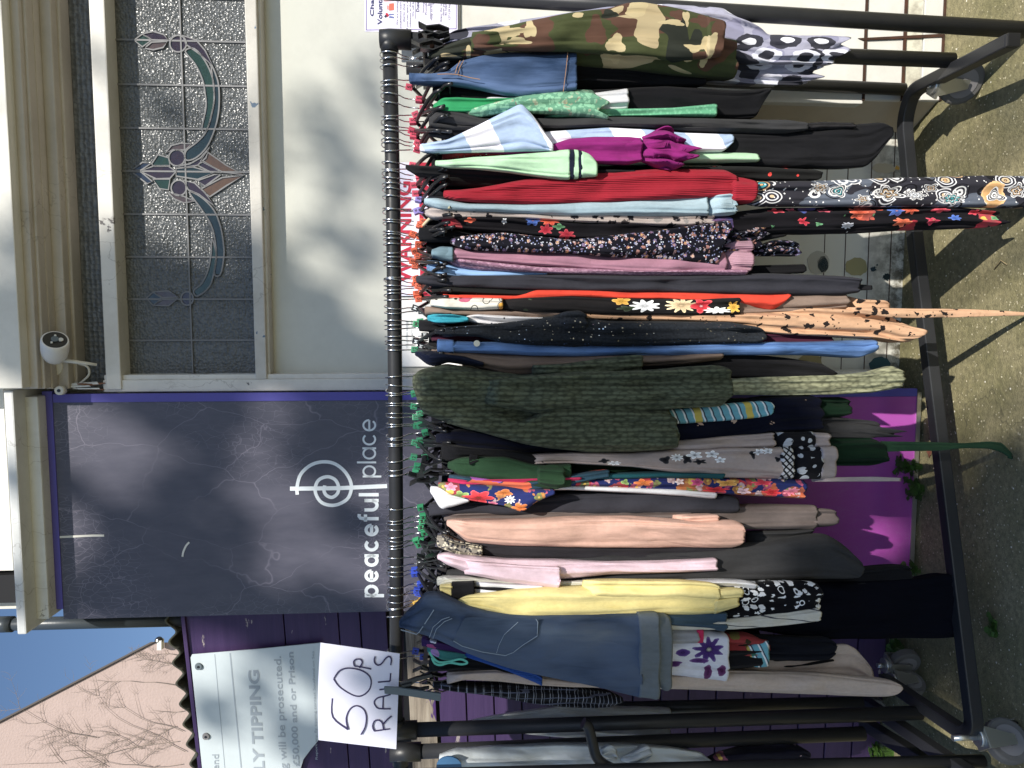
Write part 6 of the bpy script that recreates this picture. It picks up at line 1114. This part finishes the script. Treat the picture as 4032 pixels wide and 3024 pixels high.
part('arm', M['greyplastic'], oc, lambda bm: slab(bm, [(1512, 2706), (1514, 2732), (1600, 2740), (1735, 2762), (1736, 2732), (1620, 2716), (1560, 2708)], 1.955, .008), .001)
part('clip', M['plastic'], oc, lambda bm: (slab(bm, [(1575, 2692), (1640, 2668), (1700, 2655), (1705, 2665), (1640, 2684), (1610, 2705), (1650, 2712), (1690, 2706), (1690, 2714), (1640, 2722), (1590, 2716)], 1.965, .01), slab(bm, [(1580, 2700), (1620, 2690), (1622, 2698), (1582, 2708)], 1.96, .01)))

# ================================================================ weeds and litter
rs = random.Random(21)
def weed(x, y, n, r, lab, h=.05):
    bm = bmesh.new(); base = G(x, y, 0)
    for i in range(n):
        a = rs.uniform(0, 6.28); rr = r * rs.random() ** .6; zt = h * rs.uniform(.3, 1); q = base + Vector((math.cos(a) * rr, math.sin(a) * rr * .4, zt))
        tube(bm, [base + Vector((math.cos(a) * rr * .3, 0, 0)), q], .0008, 4, caps=False)
        l = rs.uniform(.007, .014); t = Matrix.Rotation(rs.uniform(0, 6.28), 3, 'Z') @ Matrix.Rotation(rs.uniform(-.7, .7), 3, 'X')
        for k in range(2):
            vs = [bm.verts.new(q + t @ Vector((math.cos(b_) * l * (1 + .2 * (j % 2)), math.sin(b_) * l * .8 + k * l, math.sin(b_ * 2) * l * .15))) for j, b_ in enumerate([u * 6.28 / 7 for u in range(7)])]
            bm.faces.new(vs)
    tag(new('weed', bm, M['moss'], loc=base), lab, 'weed', 'weeds along the foot of the wall')
weed(3632, 1840, 24, .03, 'leafy green weed at the foot of the magenta board, right of its tall companion', .09); weed(3640, 1930, 26, .04, 'larger clump of green weed at the foot of the magenta board', .06); weed(3625, 2250, 18, .025, 'small weed at the board foot beside the black trouser leg', .07)
weed(3560, 2560, 22, .06, 'shaded weed behind the left back caster', .06); weed(3470, 2520, 16, .04, 'shaded weed against the purple boards by the sand trousers', .10); weed(3520, 2965, 30, .04, 'sunlit weed under the second clothes rail', .09); weed(3920, 2470, 16, .03, 'low weed growing out of the pavement crack', .012)
def litter(name, lab, cat, x, y, fn, m):
    bm = bmesh.new(); b0 = G(x, y, .003); fn(bm, b0); clean(bm); tag(new(name, bm, m, loc=b0), lab, cat)
litter('twig', 'thin pale twig on the pavement right of centre', 'twig', 3945, 1025, lambda bm, q: tube(bm, [q - Vector((.015, .02, 0)), q + Vector((0, 0, .003)), q + Vector((-.02, .03, 0))], .0016, 5), plain('straw', C('a8946a'), .8))
litter('size_marker', 'loose black size M cube lying on the pavement by the left front caster', 'size cube', 4002, 2852, lambda bm, q: box(bm, q + Vector((0, 0, .008)), .017, .013, .017), M['plastic'])
litter('dry_leaf', 'curled reddish dry leaf on the pavement near the magenta board', 'leaf', 3660, 1785, lambda bm, q: poly_slab(bm, [q + Vector((math.cos(a) * .014 * (1 + .4 * math.sin(3 * a)), math.sin(a) * .010, .003 * math.sin(2 * a))) for a in [i * .628 for i in range(10)]], Vector((0, 0, .002))), plain('dead_leaf', C('7a4a36'), .8))

# ================================================================ street tree behind the camera that dapples the wall
def tocrown(q, t): return q - LDIR * t
clumps = []
def shade(X, Y, d, r, t=11.0, n=150, dens=1.0):
    q = G(X, Y, 0) if d == 'g' else P(X, Y, d); clumps.append((tocrown(q, t + random.uniform(-.5, .5)), r, int(n * dens)))
for a in SHADES: shade(*a)
bm = bmesh.new(); rs = random.Random(8)
for c0, r, n in clumps:
    for i in range(n):
        while True:
            v = Vector((rs.uniform(-1, 1), rs.uniform(-1, 1), rs.uniform(-1, 1)))
            if v.length < 1: break
        q = c0 + v * r; s = rs.uniform(.022, .045); u = Vector((rs.gauss(0, 1), rs.gauss(0, 1), rs.gauss(0, 1))).normalized(); w = u.orthogonal().normalized(); w2 = u.cross(w)
        bm.faces.new([bm.verts.new(q + w * s * 1.4), bm.verts.new(q + w2 * s), bm.verts.new(q - w * s * 1.4), bm.verts.new(q - w2 * s)])
tr = empty('street_tree', Vector((3.6, -8.6, 0)), 'leafy street tree standing behind the camera and casting dappled shade', 'tree')
new('crown', bm, M['moss'], parent=tr)
bm = bmesh.new(); tk = Vector((3.6, -8.6, 0)); hub = Vector((3.4, -8.4, 4.6)); tube(bm, [tk, tk + Vector((.05, 0, 2.5)), hub], [.19, .15, .11], 14)
for c0, r, n in clumps[::7]: tube(bm, [hub, hub.lerp(c0, .5) + Vector((.5, -.5, -.2)), c0], [.05, .022, .006], 6)
new('trunk', bm, plain('bark', (.10, .08, .06), .9), parent=tr)
